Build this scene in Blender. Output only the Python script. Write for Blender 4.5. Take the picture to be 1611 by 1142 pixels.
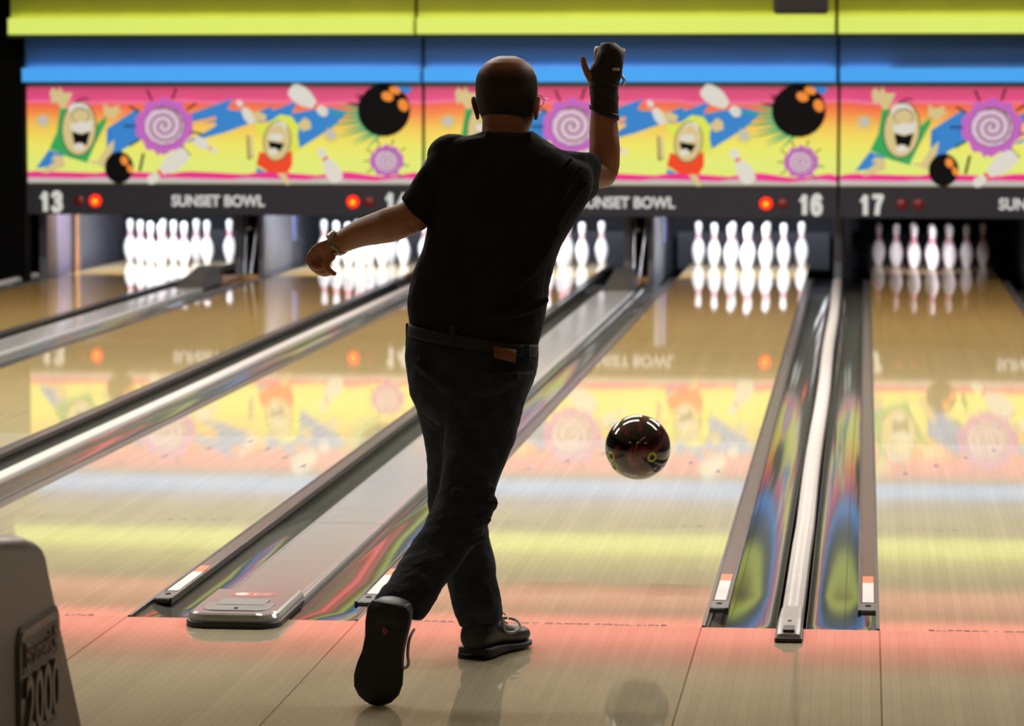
import bpy, bmesh, math, random
from math import sin, cos, pi, radians as R
from mathutils import Vector, Matrix
random.seed(7)
for o in list(bpy.data.objects): bpy.data.objects.remove(o)
SC = bpy.context.scene
COL = SC.collection

# ------------------------------------------------------------------ camera
FPX, IW, IH = 5101.0, 1611.0, 1142.0
CAMP = Vector((0.2105, -9.7241, 1.6631)); PITCH = R(5.0517); YAW = R(6.2)
cd = bpy.data.cameras.new('camera'); cam = bpy.data.objects.new('camera', cd); COL.objects.link(cam)
cam.location = CAMP; cam.rotation_euler = (R(90) - PITCH, 0, YAW)
cd.sensor_fit = 'HORIZONTAL'; cd.sensor_width = 36; cd.lens = FPX / IW * 36; cd.clip_end = 200
cd.dof.use_dof = True; cd.dof.focus_distance = 9.1; cd.dof.aperture_fstop = 5.2
SC.camera = cam
# ------------------------------------------------------------------ view, world
SC.view_settings.view_transform = 'Standard'; SC.view_settings.look = 'None'
SC.view_settings.gamma = 1; SC.view_settings.exposure = 0.0
w = bpy.data.worlds.new('world'); SC.world = w; w.use_nodes = True
w.node_tree.nodes['Background'].inputs[0].default_value = (0.9, 0.75, 0.6, 1)
w.node_tree.nodes['Background'].inputs[1].default_value = 0.02
# ------------------------------------------------------------------ room lights and ambient fill
def area(name, loc, rot, sx, sy, power, color, spread=pi):
    l = bpy.data.lights.new(name, 'AREA'); l.shape = 'RECTANGLE'; l.size = sx; l.size_y = sy
    l.energy = power; l.color = color; l.spread = spread
    o = bpy.data.objects.new(name, l); COL.objects.link(o); o.location = loc; o.rotation_euler = rot
    return o
LW, NAR, WID = 1.054, 0.5368, 0.7224
PP = 2 * LW + NAR + WID
LAMPS = []
for (yy, pw) in ((2.6, 110), (7.0, 170), (12.2, 150)):
    for xx in (-5.2, -1.7, 1.8):
        LAMPS.append((xx, yy)); area('lane_lamp', (xx, yy, 3.715), (0, 0, 0), 2.3, 0.12, pw, (1, .95, .87))
for xx in (-4.2, 0.0, 4.2):
    area('ambient_fill', (xx, -6.3, 3.72), (0, 0, 0), 1.2, 0.3, 11, (1, .74, .52))  # unseen lamps added over the approach as ambient fill

# ------------------------------------------------------------------ pixel -> world helpers
FWD = Vector((-sin(YAW) * cos(PITCH), cos(YAW) * cos(PITCH), -sin(PITCH)))
RGT = Vector((cos(YAW), sin(YAW), 0)); UPV = RGT.cross(FWD)
def at(px, py, Y=None, X=None, Z=None):
    d = FWD * FPX + RGT * (px - IW / 2) + UPV * (IH / 2 - py)
    if Y is not None: t = (Y - CAMP.y) / d.y
    elif X is not None: t = (X - CAMP.x) / d.x
    else: t = (Z - CAMP.z) / d.z
    return CAMP + d * t
def lin(c):
    return tuple((v / 255 / 12.92 if v / 255 <= .04045 else ((v / 255 + .055) / 1.055) ** 2.4) for v in c)

# ------------------------------------------------------------------ materials
MATS = {}
def nodes_of(m):
    m.use_nodes = True; return m.node_tree.nodes, m.node_tree.links
def mat(name, rgb, rough=.5, metal=0, coat=0, bump=0, bscale=40, var=0, vscale=8, spec=.5, stretch=None, ior=1.5):
    """principled with procedural colour variation and bump"""
    if name in MATS: return MATS[name]
    m = bpy.data.materials.new(name); N, L = nodes_of(m); p = N['Principled BSDF']
    c = lin(rgb); p.inputs['Roughness'].default_value = rough; p.inputs['Metallic'].default_value = metal
    p.inputs['Coat Weight'].default_value = coat; p.inputs['Specular IOR Level'].default_value = spec
    p.inputs['IOR'].default_value = ior
    tc = N.new('ShaderNodeTexCoord'); mp = N.new('ShaderNodeMapping'); L.new(tc.outputs['Object'], mp.inputs[0])
    if stretch: mp.inputs['Scale'].default_value = stretch
    nz = N.new('ShaderNodeTexNoise'); nz.inputs['Scale'].default_value = vscale; nz.inputs['Detail'].default_value = 4
    L.new(mp.outputs[0], nz.inputs['Vector'])
    cr = N.new('ShaderNodeValToRGB'); v = var if var else .04
    cr.color_ramp.elements[0].position = .3; cr.color_ramp.elements[1].position = .7
    cr.color_ramp.elements[0].color = tuple(x * (1 - v) for x in c) + (1,)
    cr.color_ramp.elements[1].color = tuple(min(1, x * (1 + v)) for x in c) + (1,)
    L.new(nz.outputs[0], cr.inputs[0]); L.new(cr.outputs[0], p.inputs['Base Color'])
    if bump:
        n2 = N.new('ShaderNodeTexNoise'); n2.inputs['Scale'].default_value = bscale; n2.inputs['Detail'].default_value = 5
        L.new(mp.outputs[0], n2.inputs['Vector'])
        b = N.new('ShaderNodeBump'); b.inputs['Strength'].default_value = bump; b.inputs['Distance'].default_value = .01
        L.new(n2.outputs[0], b.inputs['Height']); L.new(b.outputs[0], p.inputs['Normal'])
    MATS[name] = m; return m
def glow(name, rgb, s=1.0, var=.03):
    """lit translucent panel"""
    if name in MATS: return MATS[name]
    m = bpy.data.materials.new(name); N, L = nodes_of(m); p = N['Principled BSDF']; c = lin(rgb)
    p.inputs['Base Color'].default_value = tuple(.15 * x for x in c) + (1,); p.inputs['Roughness'].default_value = .7; p.inputs['Specular IOR Level'].default_value = .1
    tc = N.new('ShaderNodeTexCoord'); nz = N.new('ShaderNodeTexNoise'); nz.inputs['Scale'].default_value = 3
    L.new(tc.outputs['Object'], nz.inputs['Vector'])
    cr = N.new('ShaderNodeValToRGB')
    cr.color_ramp.elements[0].color = tuple(x * (1 - var) for x in c) + (1,); cr.color_ramp.elements[1].color = tuple(x * (1 + var) for x in c) + (1,)
    L.new(nz.outputs[0], cr.inputs[0]); L.new(cr.outputs[0], p.inputs['Emission Color'])
    p.inputs['Emission Strength'].default_value = s
    MATS[name] = m; return m

def wood(name, stops, rough, seams=(), lo=.05, spots=0):
    """narrow boards running along Y; stops = [(y, rgb)] colour zones of the lane"""
    m = bpy.data.materials.new(name); N, L = nodes_of(m); p = N['Principled BSDF']
    tc = N.new('ShaderNodeTexCoord'); sx = N.new('ShaderNodeSeparateXYZ'); L.new(tc.outputs['Object'], sx.inputs[0])
    def M(op, a, b=None, c=None):
        n = N.new('ShaderNodeMath'); n.operation = op
        for i, v in enumerate((a, b, c)):
            if v is None: continue
            if isinstance(v, (int, float)): n.inputs[i].default_value = v
            else: L.new(v, n.inputs[i])
        return n.outputs[0]
    bi = M('DIVIDE', sx.outputs[0], .0268); idx = M('FLOOR', bi)
    # stagger of board ends
    wn = N.new('ShaderNodeTexWhiteNoise'); wn.noise_dimensions = '2D'
    cx = N.new('ShaderNodeCombineXYZ'); L.new(idx, cx.inputs[0])
    seg = M('FLOOR', M('ADD', M('DIVIDE', sx.outputs[1], 1.6), M('MULTIPLY', idx, .37)))
    L.new(seg, cx.inputs[1]); L.new(cx.outputs[0], wn.inputs['Vector'])
    val = M('ADD', 1 - lo, M('MULTIPLY', wn.outputs[0], 2 * lo))
    nz = N.new('ShaderNodeTexNoise'); mp = N.new('ShaderNodeMapping'); mp.inputs['Scale'].default_value = (60, 2, 1)
    L.new(tc.outputs['Object'], mp.inputs[0]); L.new(mp.outputs[0], nz.inputs['Vector']); nz.inputs['Detail'].default_value = 3
    val = M('MULTIPLY', val, M('ADD', .94, M('MULTIPLY', nz.outputs[0], .12)))
    # large scale wear
    n3 = N.new('ShaderNodeTexNoise'); m3 = N.new('ShaderNodeMapping'); m3.inputs['Scale'].default_value = (1.2, 2.0, 1)
    L.new(tc.outputs['Object'], m3.inputs[0]); L.new(m3.outputs[0], n3.inputs['Vector']); n3.inputs['Scale'].default_value = 1.4
    val = M('MULTIPLY', val, M('ADD', .93, M('MULTIPLY', n3.outputs[0], .14)))
    # joints between boards
    fr = M('FRACT', bi); j = M('LESS_THAN', M('ABSOLUTE', M('SUBTRACT', fr, .5)), .465)
    val = M('MULTIPLY', val, M('ADD', .84, M('MULTIPLY', j, .16)))
    for s in seams:
        g = M('GREATER_THAN', M('ABSOLUTE', M('SUBTRACT', sx.outputs[0], s)), .0028)
        val = M('MULTIPLY', val, M('ADD', .3, M('MULTIPLY', g, .7)))
    cr = N.new('ShaderNodeValToRGB'); el = cr.color_ramp.elements
    y0, y1 = stops[0][0], stops[-1][0] + 1e-3
    while len(el) < len(stops): el.new(.5)
    for e, (yy, c) in zip(el, stops): e.position = (yy - y0) / (y1 - y0); e.color = lin(c) + (1,)
    L.new(M('DIVIDE', M('SUBTRACT', sx.outputs[1], y0), y1 - y0), cr.inputs[0])
    mx = N.new('ShaderNodeVectorMath'); mx.operation = 'SCALE'; L.new(cr.outputs[0], mx.inputs[0]); L.new(val, mx.inputs['Scale'])
    L.new(mx.outputs[0], p.inputs['Base Color'])
    p.inputs['Roughness'].default_value = rough; p.inputs['IOR'].default_value = 1.5
    b = N.new('ShaderNodeBump'); b.inputs['Strength'].default_value = .05; b.inputs['Distance'].default_value = .002
    nb = N.new('ShaderNodeTexNoise'); mb = N.new('ShaderNodeMapping'); mb.inputs['Scale'].default_value = (9, .5, 1)
    L.new(tc.outputs['Object'], mb.inputs[0]); L.new(mb.outputs[0], nb.inputs['Vector'])
    L.new(nb.outputs[0], b.inputs['Height']); L.new(b.outputs[0], p.inputs['Normal'])
    MATS[name] = m; return m

# ------------------------------------------------------------------ mesh helpers
def link(name, me, parent=None):
    o = bpy.data.objects.new(name, me); COL.objects.link(o)
    if parent: o.parent = parent
    return o
def obj(name, bm, m, parent=None, smooth=False, mods=None):
    me = bpy.data.meshes.new(name)
    bmesh.ops.recalc_face_normals(bm, faces=bm.faces[:])
    bm.to_mesh(me); bm.free()
    for x in (m if isinstance(m, (list, tuple)) else [m]): me.materials.append(x)
    if smooth:
        for f in me.polygons: f.use_smooth = True
    return link(name, me, parent)
def tag(o, label=None, cat=None, group=None, kind=None):
    if label: o['label'] = label
    if cat: o['category'] = cat
    if group: o['group'] = group
    if kind: o['kind'] = kind
    return o
def empty(name, loc=(0, 0, 0)):
    o = bpy.data.objects.new(name, None); COL.objects.link(o); o.location = loc; o.empty_display_size = .1; return o
def struct(o): o['kind'] = 'structure'; return o
def box(bm, x0, x1, y0, y1, z0, z1, bev=0, seg=2):
    r = bmesh.ops.create_cube(bm, size=1)
    for v in r['verts']:
        v.co = Vector((x0 + (v.co.x + .5) * (x1 - x0), y0 + (v.co.y + .5) * (y1 - y0), z0 + (v.co.z + .5) * (z1 - z0)))
    if bev:
        es = list({e for v in r['verts'] for e in v.link_edges})
        bmesh.ops.bevel(bm, geom=es, offset=bev, segments=seg, affect='EDGES', profile=.5)
    return bm
def NB(): return bmesh.new()
def loft(bm, rings, cap=True, closed=True):
    vs = [[bm.verts.new(p) for p in r] for r in rings]
    n = len(rings[0])
    for a, b in zip(vs, vs[1:]):
        for i in range(n if closed else n - 1):
            bm.faces.new((a[i], a[(i + 1) % n], b[(i + 1) % n], b[i]))
    if cap and closed:
        bm.faces.new(vs[0][::-1]); bm.faces.new(vs[-1])
    return bm
def lathe(bm, prof, n=24):
    rings = []
    for r, z in prof:
        rings.append([Vector((max(r, 1e-4) * cos(2 * pi * i / n), max(r, 1e-4) * sin(2 * pi * i / n), z)) for i in range(n)])
    return loft(bm, rings)
def frame_of(d):
    d = d.normalized(); a = Vector((0, 0, 1)) if abs(d.z) < .9 else Vector((0, 1, 0))
    u = d.cross(a).normalized(); return u, u.cross(d).normalized()
def tube(bm, pts, rad, n=12, flat=1.0, up=None):
    pts = [Vector(p) for p in pts]; rings = []
    if not isinstance(rad, (list, tuple)): rad = [rad] * len(pts)
    pu = None
    for i, p in enumerate(pts):
        d = (pts[min(i + 1, len(pts) - 1)] - pts[max(i - 1, 0)])
        if up is not None: u = d.cross(Vector(up)).normalized(); v = u.cross(d).normalized()
        elif pu is None: u, v = frame_of(d)
        else:
            dn = d.normalized(); u = (pu - dn * pu.dot(dn)).normalized(); v = u.cross(dn).normalized()
        pu = u
        rings.append([p + u * (rad[i] * cos(2 * pi * k / n)) + v * (rad[i] * flat * sin(2 * pi * k / n)) for k in range(n)])
    return loft(bm, rings)
def smoothpath(pts, rad, sub=4):
    """catmull-rom through points"""
    P = [Vector(p) for p in pts]; o = []; ro = []
    for i in range(len(P) - 1):
        a, b, c, d = P[max(i - 1, 0)], P[i], P[i + 1], P[min(i + 2, len(P) - 1)]
        for s in range(sub):
            t = s / sub
            o.append(.5 * ((2 * b) + (c - a) * t + (2 * a - 5 * b + 4 * c - d) * t * t + (3 * b - a - 3 * c + d) * t ** 3))
            ro.append(rad[i] * (1 - t) + rad[i + 1] * t)
    o.append(P[-1]); ro.append(rad[-1]); return o, ro
def ball_end(bm, c, r, n=12, sc=(1, 1, 1)):
    ret = bmesh.ops.create_icosphere(bm, subdivisions=3, radius=r)
    for v in ret['verts']: v.co = Vector((v.co.x * sc[0], v.co.y * sc[1], v.co.z * sc[2])) + Vector(c)
def textmesh(name, s, size, m, parent, origin, xdir, updir, depth=.002, bold=0.0, width=None, shear=0.0, centre=True):
    cu = bpy.data.curves.new('t', 'FONT'); cu.body = s; cu.size = size; cu.extrude = depth; cu.offset = bold; cu.shear = shear
    cu.align_x = 'CENTER' if centre else 'LEFT'; cu.align_y = 'CENTER'
    t = bpy.data.objects.new('t', cu); COL.objects.link(t)
    bpy.context.view_layer.update()
    me = bpy.data.meshes.new_from_object(t.evaluated_get(bpy.context.evaluated_depsgraph_get()))
    bpy.data.objects.remove(t); me.name = name
    xs = [v.co.x for v in me.vertices]; wd = max(xs) - min(xs); cx_ = (max(xs) + min(xs)) / 2
    ys = [v.co.y for v in me.vertices]; cy_ = (max(ys) + min(ys)) / 2
    k = (width / wd) if width else 1.0
    X, U = Vector(xdir).normalized(), Vector(updir).normalized(); Nn = X.cross(U)
    for v in me.vertices:
        c = v.co.copy(); v.co = Vector(origin) + X * ((c.x - (cx_ if centre else 0)) * k) + U * (c.y - cy_) + Nn * c.z
    me.materials.clear(); me.materials.append(m)
    return link(name, me, parent)

# ================================================================== SETTING
c16, c17 = -NAR / 2 - LW / 2, NAR / 2 + LW / 2
c15, c14, c13 = c17 - PP, c16 - PP, c17 - 2 * PP
LANES = {13: c13, 14: c14, 15: c15, 16: c16, 17: c17}
seams = [c + s * LW / 2 for c in LANES.values() for s in (-1, 1)]
m_lane = wood('lane_boards', [(0, (208, 198, 168)), (4.98, (208, 198, 168)), (5.02, (200, 186, 144)), (9.5, (190, 166, 112)), (14, (184, 150, 92)), (17.7, (182, 148, 88)), (17.75, (214, 190, 150)), (19.3, (214, 190, 150))], .036)
m_appr = wood('approach_boards', [(-12, (200, 190, 164)), (0, (200, 190, 164))], .045, seams=seams)
m_dark = mat('dark_paint', (16, 15, 17), .7)
m_black = mat('black_plastic', (14, 14, 15), .45)
m_ceil = mat('ceiling_tile', (196, 186, 168), .9, bump=.2)
m_wall = mat('wall_paint', (92, 82, 74), .8)
m_pit = mat('pit_curtain', (18, 20, 28), .8)

struct(obj('floor_approach', box(NB(), -9, 5, -12, 0, -.12, 0), m_appr))
struct(obj('floor', box(NB(), -9, 5, 0, 20.4, -.32, -.2), m_dark))
struct(obj('ceiling', box(NB(), -9, 5, -12, 20.4, 3.8, 3.95), m_ceil))
struct(obj('wall_left', box(NB(), -9.15, -9, -12, 20.4, -.3, 3.95), m_dark))
struct(obj('wall_right', box(NB(), 5, 5.15, -12, 20.4, -.3, 3.95), m_wall))
struct(obj('wall_back', box(NB(), -9, 5, 20.4, 20.5, -.3, 3.95), m_pit))
struct(obj('wall_front', box(NB(), -9, 5, -12.1, -12, -.3, 3.95), m_wall))
# unlit black bay wall left of lane 13
struct(obj('wall_bay', box(NB(), -9, at(40, 290, Y=16.45).x, 16.42, 16.6, -.2, 3.8), mat('black_cloth', (5, 5, 6), .95, spec=.1)))
struct(obj('wall_header', box(NB(), -9, 5, 16.75, 16.85, .95, 3.8), m_dark))

# ceiling lamp housings
m_house = mat('lamp_housing', (170, 165, 155), .5)
PLACE = {2.6: 'nearest the foul line', 7.0: 'over the lane arrows', 12.2: 'nearest the pins'}
SIDE = {-5.2: 'left', -1.7: 'middle', 1.8: 'right'}
for xx, yy in LAMPS:
    o = obj('ceiling_lamp', box(NB(), xx - 1.22, xx + 1.22, yy - .11, yy + .11, 3.73, 3.8, .01), m_house)
    obj('lamp_diffuser', box(NB(), xx - 1.18, xx + 1.18, yy - .07, yy + .07, 3.724, 3.732), glow('lamp_diffuser', (255, 246, 230), 2.0), o)
    tag(o, 'long white ceiling lamp %s, %s one of its row' % (PLACE[yy], SIDE[xx]), 'lamp', 'ceiling lamps over the lanes')

# ================================================================== LANES
POSN = {13: 'leftmost lane, under the sign number 13', 14: 'lane under the sign number 14, left of the bowler', 15: 'lane passing behind the bowler to the half hidden pins',
        16: 'lane the bowling ball is flying over, under number 16', 17: 'rightmost lane, under the number 17'}
m_mark = mat('lane_marking', (96, 74, 70), .4); m_mark2 = mat('lane_arrow_ink', (112, 100, 118), .4)
for n, c in LANES.items():
    root = obj('bowling_lane', box(NB(), -LW / 2, LW / 2, 0, 19.35, -.06, 0), m_lane); root.location = (c, 0, 0)
    tag(root, 'glossy wooden ' + POSN[n], 'lane', 'bowling lanes')
    for k in range(10):          # ten small dots 2.2 m past the foul line
        xx = (-.41, -.355, -.3, -.245, -.19)[k] if k < 5 else -(-.41, -.355, -.3, -.245, -.19)[9 - k]
        bm = NB(); r = bmesh.ops.create_circle(bm, cap_ends=True, radius=.009, segments=12)
        for v in r['verts']: v.co += Vector((xx, 2.2, .0006))
        obj('guide_dot', bm, m_mark, root)
    for k in range(-3, 4):       # seven darts
        bm = NB(); y0 = 4.75 - abs(k) * .3; x0 = k * .134
        bm.faces.new([bm.verts.new((x0 + a, y0 + b, .0006)) for a, b in ((-.014, 0), (0, .03), (.014, 0), (0, .15))])
        obj('lane_arrow', bm, m_mark2, root)
    t = textmesh('foul_line_lettering', 'SLIPPERY - DO NOT CROSS FOUL LINE', .032, m_mark, root, (.02, .02, .0007), (1, 0, 0), (0, 1, 0), depth=.0002, width=.80)
# thin foul line strip
# ================================================================== GUTTERS, DIVIDERS
m_gut = mat('gutter_plastic', (96, 98, 92), .055, spec=.7, var=.06)
m_rail = mat('bumper_rail', (84, 82, 80), .22, var=.05)
m_edge = mat('rail_edge', (22, 22, 24), .35)
m_cap = mat('divider_cap', (196, 192, 190), .35, var=.04)
m_cap2 = mat('return_cover', (168, 170, 172), .14, var=.03)
m_capd = mat('end_cap_plastic', (112, 110, 110), .35); m_capn = mat('end_cap_pale', (176, 174, 172), .35)
m_capk = mat('end_cap_base', (44, 42, 44), .4)
m_white = mat('sticker_white', (225, 225, 225), .4); m_orange = mat('sticker_orange', (226, 110, 40), .4)
m_red = mat('sticker_red', (200, 60, 60), .4); m_screw = mat('screw', (30, 30, 34), .3, metal=.6)
m_decal = mat('sticker_dark', (60, 52, 60), .4)
def gutter(xl, xr, side, label, near=1.0):
    """side: which x side touches a lane (+1: right side). trough with a folded bumper rail against the lane"""
    w_ = xr - xl; cxm = (xl + xr) / 2
    root = empty('gutter', (cxm, 0, 0)); tag(root, label, 'gutter', 'gutters beside the lanes')
    prof = []
    for k in range(17):
        a = pi * k / 16; s = -cos(a)
        prof.append((s * (w_ / 2 - .004), -.012 - .052 * sin(a) ** .85))
    ys = [0, .06, .35, 1, 2] + [2 + i * 1.0 for i in range(1, 15)] + [17.02]
    rings = []
    for y in ys:
        dp = 1
        k0 = .55 if y < .01 else (.7 if y < .1 else (.9 if y < .9 else 1)); k0 = k0 * near if y < 3 else 1
        rings.append([Vector((x, y, z * dp * k0)) for x, z in prof] + [Vector((x, y, z * dp * k0 - .012)) for x, z in prof[::-1]])
    obj('gutter_trough', loft(NB(), rings), m_gut, root, smooth=False)
    for f in root.children[0].data.polygons: f.use_smooth = abs(f.normal.y) < .5
    # folded bumper rail
    e = side * w_ / 2
    x0, x1 = sorted((e - side * .006, e - side * .062))
    rl = obj('bumper_rail', box(NB(), x0, x1, .36, 17.0, -.016, -.001, .003), m_rail, root)
    a, b = sorted((e - side * .058, e - side * .066)); obj('rail_lip', box(NB(), a, b, .355, 17.0, -.020, .003, .002), m_edge, rl)
    a, b = sorted((e - side * .0, e - side * .010)); obj('rail_lip', box(NB(), a, b, .02, 17.0, -.020, .002, .002), m_edge, rl)
    s0, s1 = sorted((e - side * .016, e - side * .052))
    obj('warning_sticker', box(NB(), s0, s1, .52, .92, -.002, .0006), m_white, rl)
    obj('sticker_patch', box(NB(), s0, s1, .92, 1.06, -.002, .0008), m_orange, rl)['label'] = 'orange sticker patch'
    obj('rail_end_cap', box(NB(), s0 - .006, s1 + .006, .365, .5, -.004, .0006), m_decal, rl)
    bm = NB(); r = bmesh.ops.create_cone(bm, cap_ends=True, segments=14, radius1=.009, radius2=.009, depth=.006)
    for v in r['verts']: v.co += Vector(((s0 + s1) / 2, .45, .001))
    obj('rail_screw', bm, m_screw, rl)
def narrow(xc, llab, rlab, dlab):
    h = NAR / 2; cw = .042
    if llab: gutter(xc - h, xc - cw, -1, llab)
    if rlab: gutter(xc + cw, xc + h, 1, rlab)
    root = empty('lane_divider', (xc, 0, 0)); tag(root, dlab, 'divider', 'narrow dividers between gutters')
    prof = [(-.034, -.05), (-.034, -.006), (-.031, .003), (-.020, .010), (-.018, .0085), (-.016, .011), (-.006, .014), (.006, .014), (.016, .011), (.018, .0085), (.020, .010), (.031, .003), (.034, -.006), (.034, -.05)]
    y = .24; k = 0
    while y < 17.0:
        y2 = min(y + 3.05, 17.0)
        rings = [[Vector((x + .0035 * sin(yy * 1.05) * (yy > 2), yy, z)) for x, z in prof] for yy in [y + (y2 - y - .004) * i / 6 for i in range(7)]]
        obj('cap_strip', loft(NB(), rings), m_cap, root); y = y2; k += 1
    # end cap
    bm = NB(); rings = []
    for yy, hw, zt in ((-.235, .033, .008), (-.225, .037, .022), (-.18, .039, .03), (-.02, .038, .036), (.28, .034, .022)):
        rings.append([Vector((x * hw, yy, z * zt + .002)) for x, z in ((-1, 0), (-1, .6), (-.85, .9), (-.6, 1), (.6, 1), (.85, .9), (1, .6), (1, 0))])
    ec = obj('end_cap', loft(bm, rings), m_capn, root, smooth=False); ec['label'] = 'pale moulded end cap'
    obj('end_cap_foot', box(NB(), -.041, .041, -.245, -.05, .0005, .014, .004), m_capk, ec)
    obj('cap_recess', box(NB(), -.017, .017, -.215, -.13, .024, .0345, .002), m_black, ec)
    bm = NB(); r = bmesh.ops.create_cone(bm, cap_ends=True, segments=12, radius1=.006, radius2=.006, depth=.004)
    for v in r['verts']: v.co += Vector((0, -.07, .0365))
    obj('cap_screw', bm, m_screw, ec)
def wide(xc, llab, rlab, dlab):
    h = WID / 2; cw = .136
    if llab: gutter(xc - h, xc - cw - .004, -1, llab, .5)
    if rlab: gutter(xc + cw + .004, xc + h, 1, rlab, .6)
    root = empty('ball_return_track', (xc, 0, 0)); tag(root, dlab, 'track cover', 'covered ball tracks between lane pairs')
    prof = [(-.136, -.06), (-.136, .004), (-.132, .012), (-.124, .016), (-.118, .016), (-.116, .0125), (-.110, .0155), (0, .0165), (.110, .0155), (.116, .0125), (.118, .016), (.124, .016), (.132, .012), (.136, .004), (.136, -.06)]
    y = .30
    for y2 in (2.05, 5.1, 8.1, 11.2, 14.2, 15.14):
        rings = [[Vector((x, yy, z)) for x, z in prof] for yy in (y, y2 - .006)]
        obj('cover_panel', loft(NB(), rings), m_cap2, root); y = y2
    obj('deck_board', box(NB(), -.10, .10, 16.14, 17.0, -.02, .003), mat('deck_wood', (176, 128, 70), .4, var=.1), root)
    # rounded end cap
    def slab(y0, y1, hw, zb, zt, rc, inset):
        rings = []
        for s, z in ((0, zb), (0, zt - inset), (inset * .4, zt - inset * .3), (inset, zt)):
            pts = [Vector((hw - s, y1, z)), Vector((hw - s, y0 + rc, z))]
            for k in range(1, 7):
                a = pi / 2 * k / 7; pts.append(Vector((hw - s - rc + rc * cos(a), y0 + s + rc - rc * sin(a), z)))
            pts += [Vector((-p.x, p.y, p.z)) for p in pts[::-1]]
            rings.append(pts)
        return loft(NB(), rings)
    ec = obj('end_cap', slab(-.175, .30, .142, .012, .044, .07, .014), m_cap2, root); ec['label'] = 'pale grey rounded end cap'
    obj('end_cap_foot', slab(-.185, .28, .147, .0005, .019, .075, .004), m_capk, ec)
    obj('cap_step', slab(-.12, .02, .105, .040, .047, .05, .003), m_capd, ec)
    obj('cap_recess', box(NB(), -.075, .075, -.02, .09, .042, .0485, .002), mat('recess_grey', (120, 122, 124), .4), ec)
    bm = NB(); r = bmesh.ops.create_cone(bm, cap_ends=True, segments=12, radius1=.006, radius2=.006, depth=.004)
    for v in r['verts']: v.co += Vector((0, -.085, .048))
    obj('cap_screw', bm, m_screw, ec)
    bm = NB(); r = bmesh.ops.create_circle(bm, cap_ends=True, segments=28, radius=1)
    for v in r['verts']: v.co = Vector((v.co.x * .075, .20 + v.co.y * .045, .0446))
    lg = obj('oval_logo', bm, m_red, ec)
    bm = NB(); r = bmesh.ops.create_circle(bm, cap_ends=True, segments=20, radius=1)
    for v in r['verts']: v.co = Vector((-.035 + v.co.x * .022, .20 + v.co.y * .028, .0450))
    obj('logo_mark', bm, m_white, lg)
    textmesh('logo_lettering', 'EZ', .05, m_white, lg, (.03, .2, .045), (1, 0, 0), (0, 1, 0), depth=.0002)
    # far end: dark rubber ball ramp hood
    rings = []
    for yy, hw, zt in ((15.15, .10, .02), (15.35, .10, .07), (15.9, .085, .14), (16.1, .08, .14)):
        rings.append([Vector((x * hw, yy, z * zt)) for x, z in ((-1.25, 0), (-1, .7), (-.8, 1), (.8, 1), (1, .7), (1.25, 0))])
    obj('ramp_hood', loft(NB(), rings), mat('hood_rubber', (58, 58, 54), .55), root)
narrow(-2 * PP, None, 'grey gutter along the left side of the leftmost lane', 'pale divider strip far left beside the leftmost lane')
wide(c13 + LW / 2 + WID / 2, 'grey gutter right of the leftmost lane, left of its ball track', 'grey gutter left of lane 14, right of the far ball track', 'wide pale ball track cover between lanes 13 and 14 at the far left')
narrow(-PP, 'dark gutter between lane 14 and the white strip left of the bowler', 'dark gutter right of the white strip, left of lane 15', 'narrow white divider strip between lanes 14 and 15, left of the bowler')
wide(c15 + LW / 2 + WID / 2, 'dark gutter with orange sticker, left of the nearest wide grey ball track', 'dark gutter just right of the nearest wide ball track, beside the bowler', 'wide pale grey ball track cover with red oval logo by the bowler\'s feet')
narrow(0, 'dark gutter between lane 16 and the thin white strip, right of the ball', 'dark gutter between the thin white strip and the rightmost lane', 'narrow white divider strip with small end cap right of the flying ball')
wide(c17 + LW / 2 + WID / 2, 'dark gutter at the right edge of the rightmost lane', None, 'grey ball track cover beyond the right edge of the rightmost lane')

# ================================================================== PIN DECKS
m_kick = mat('kickback_grey', (84, 84, 92), .5, var=.12, vscale=5)
m_kick2 = mat('kickback_inner', (48, 50, 58), .5, var=.15)
m_metal = mat('bare_metal', (190, 195, 215), .25, metal=.7)
m_tan = mat('deck_wood', (176, 128, 70), .4, var=.1)
m_cush = mat('pit_cushion', (46, 48, 56), .7)
m_brown = mat('worn_panel', (80, 60, 56), .6, var=.12)
def kick(x0, x1, lab, y0=17.05):
    o = obj('kickback_panel', box(NB(), x0, x1, y0, 19.9, -.1, .93, .008), m_kick2)
    obj('front_edge', box(NB(), x0 - .004, x1 + .004, y0 - .03, y0 + .02, -.1, .90, .006), m_kick, o)
    tag(o, lab, 'side panel', 'side panels between the pin decks'); return o
m_lil = mat('lilac_panel', (104, 94, 112), .5); m_blu = mat('blue_guide', (84, 96, 140), .4)
kick(-.028, .028, 'thin grey post panel between pins of lane 16 and 17')
kick(-PP - .028, -PP + .028, 'thin grey panel between the pins of lanes 14 and 15')
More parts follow.
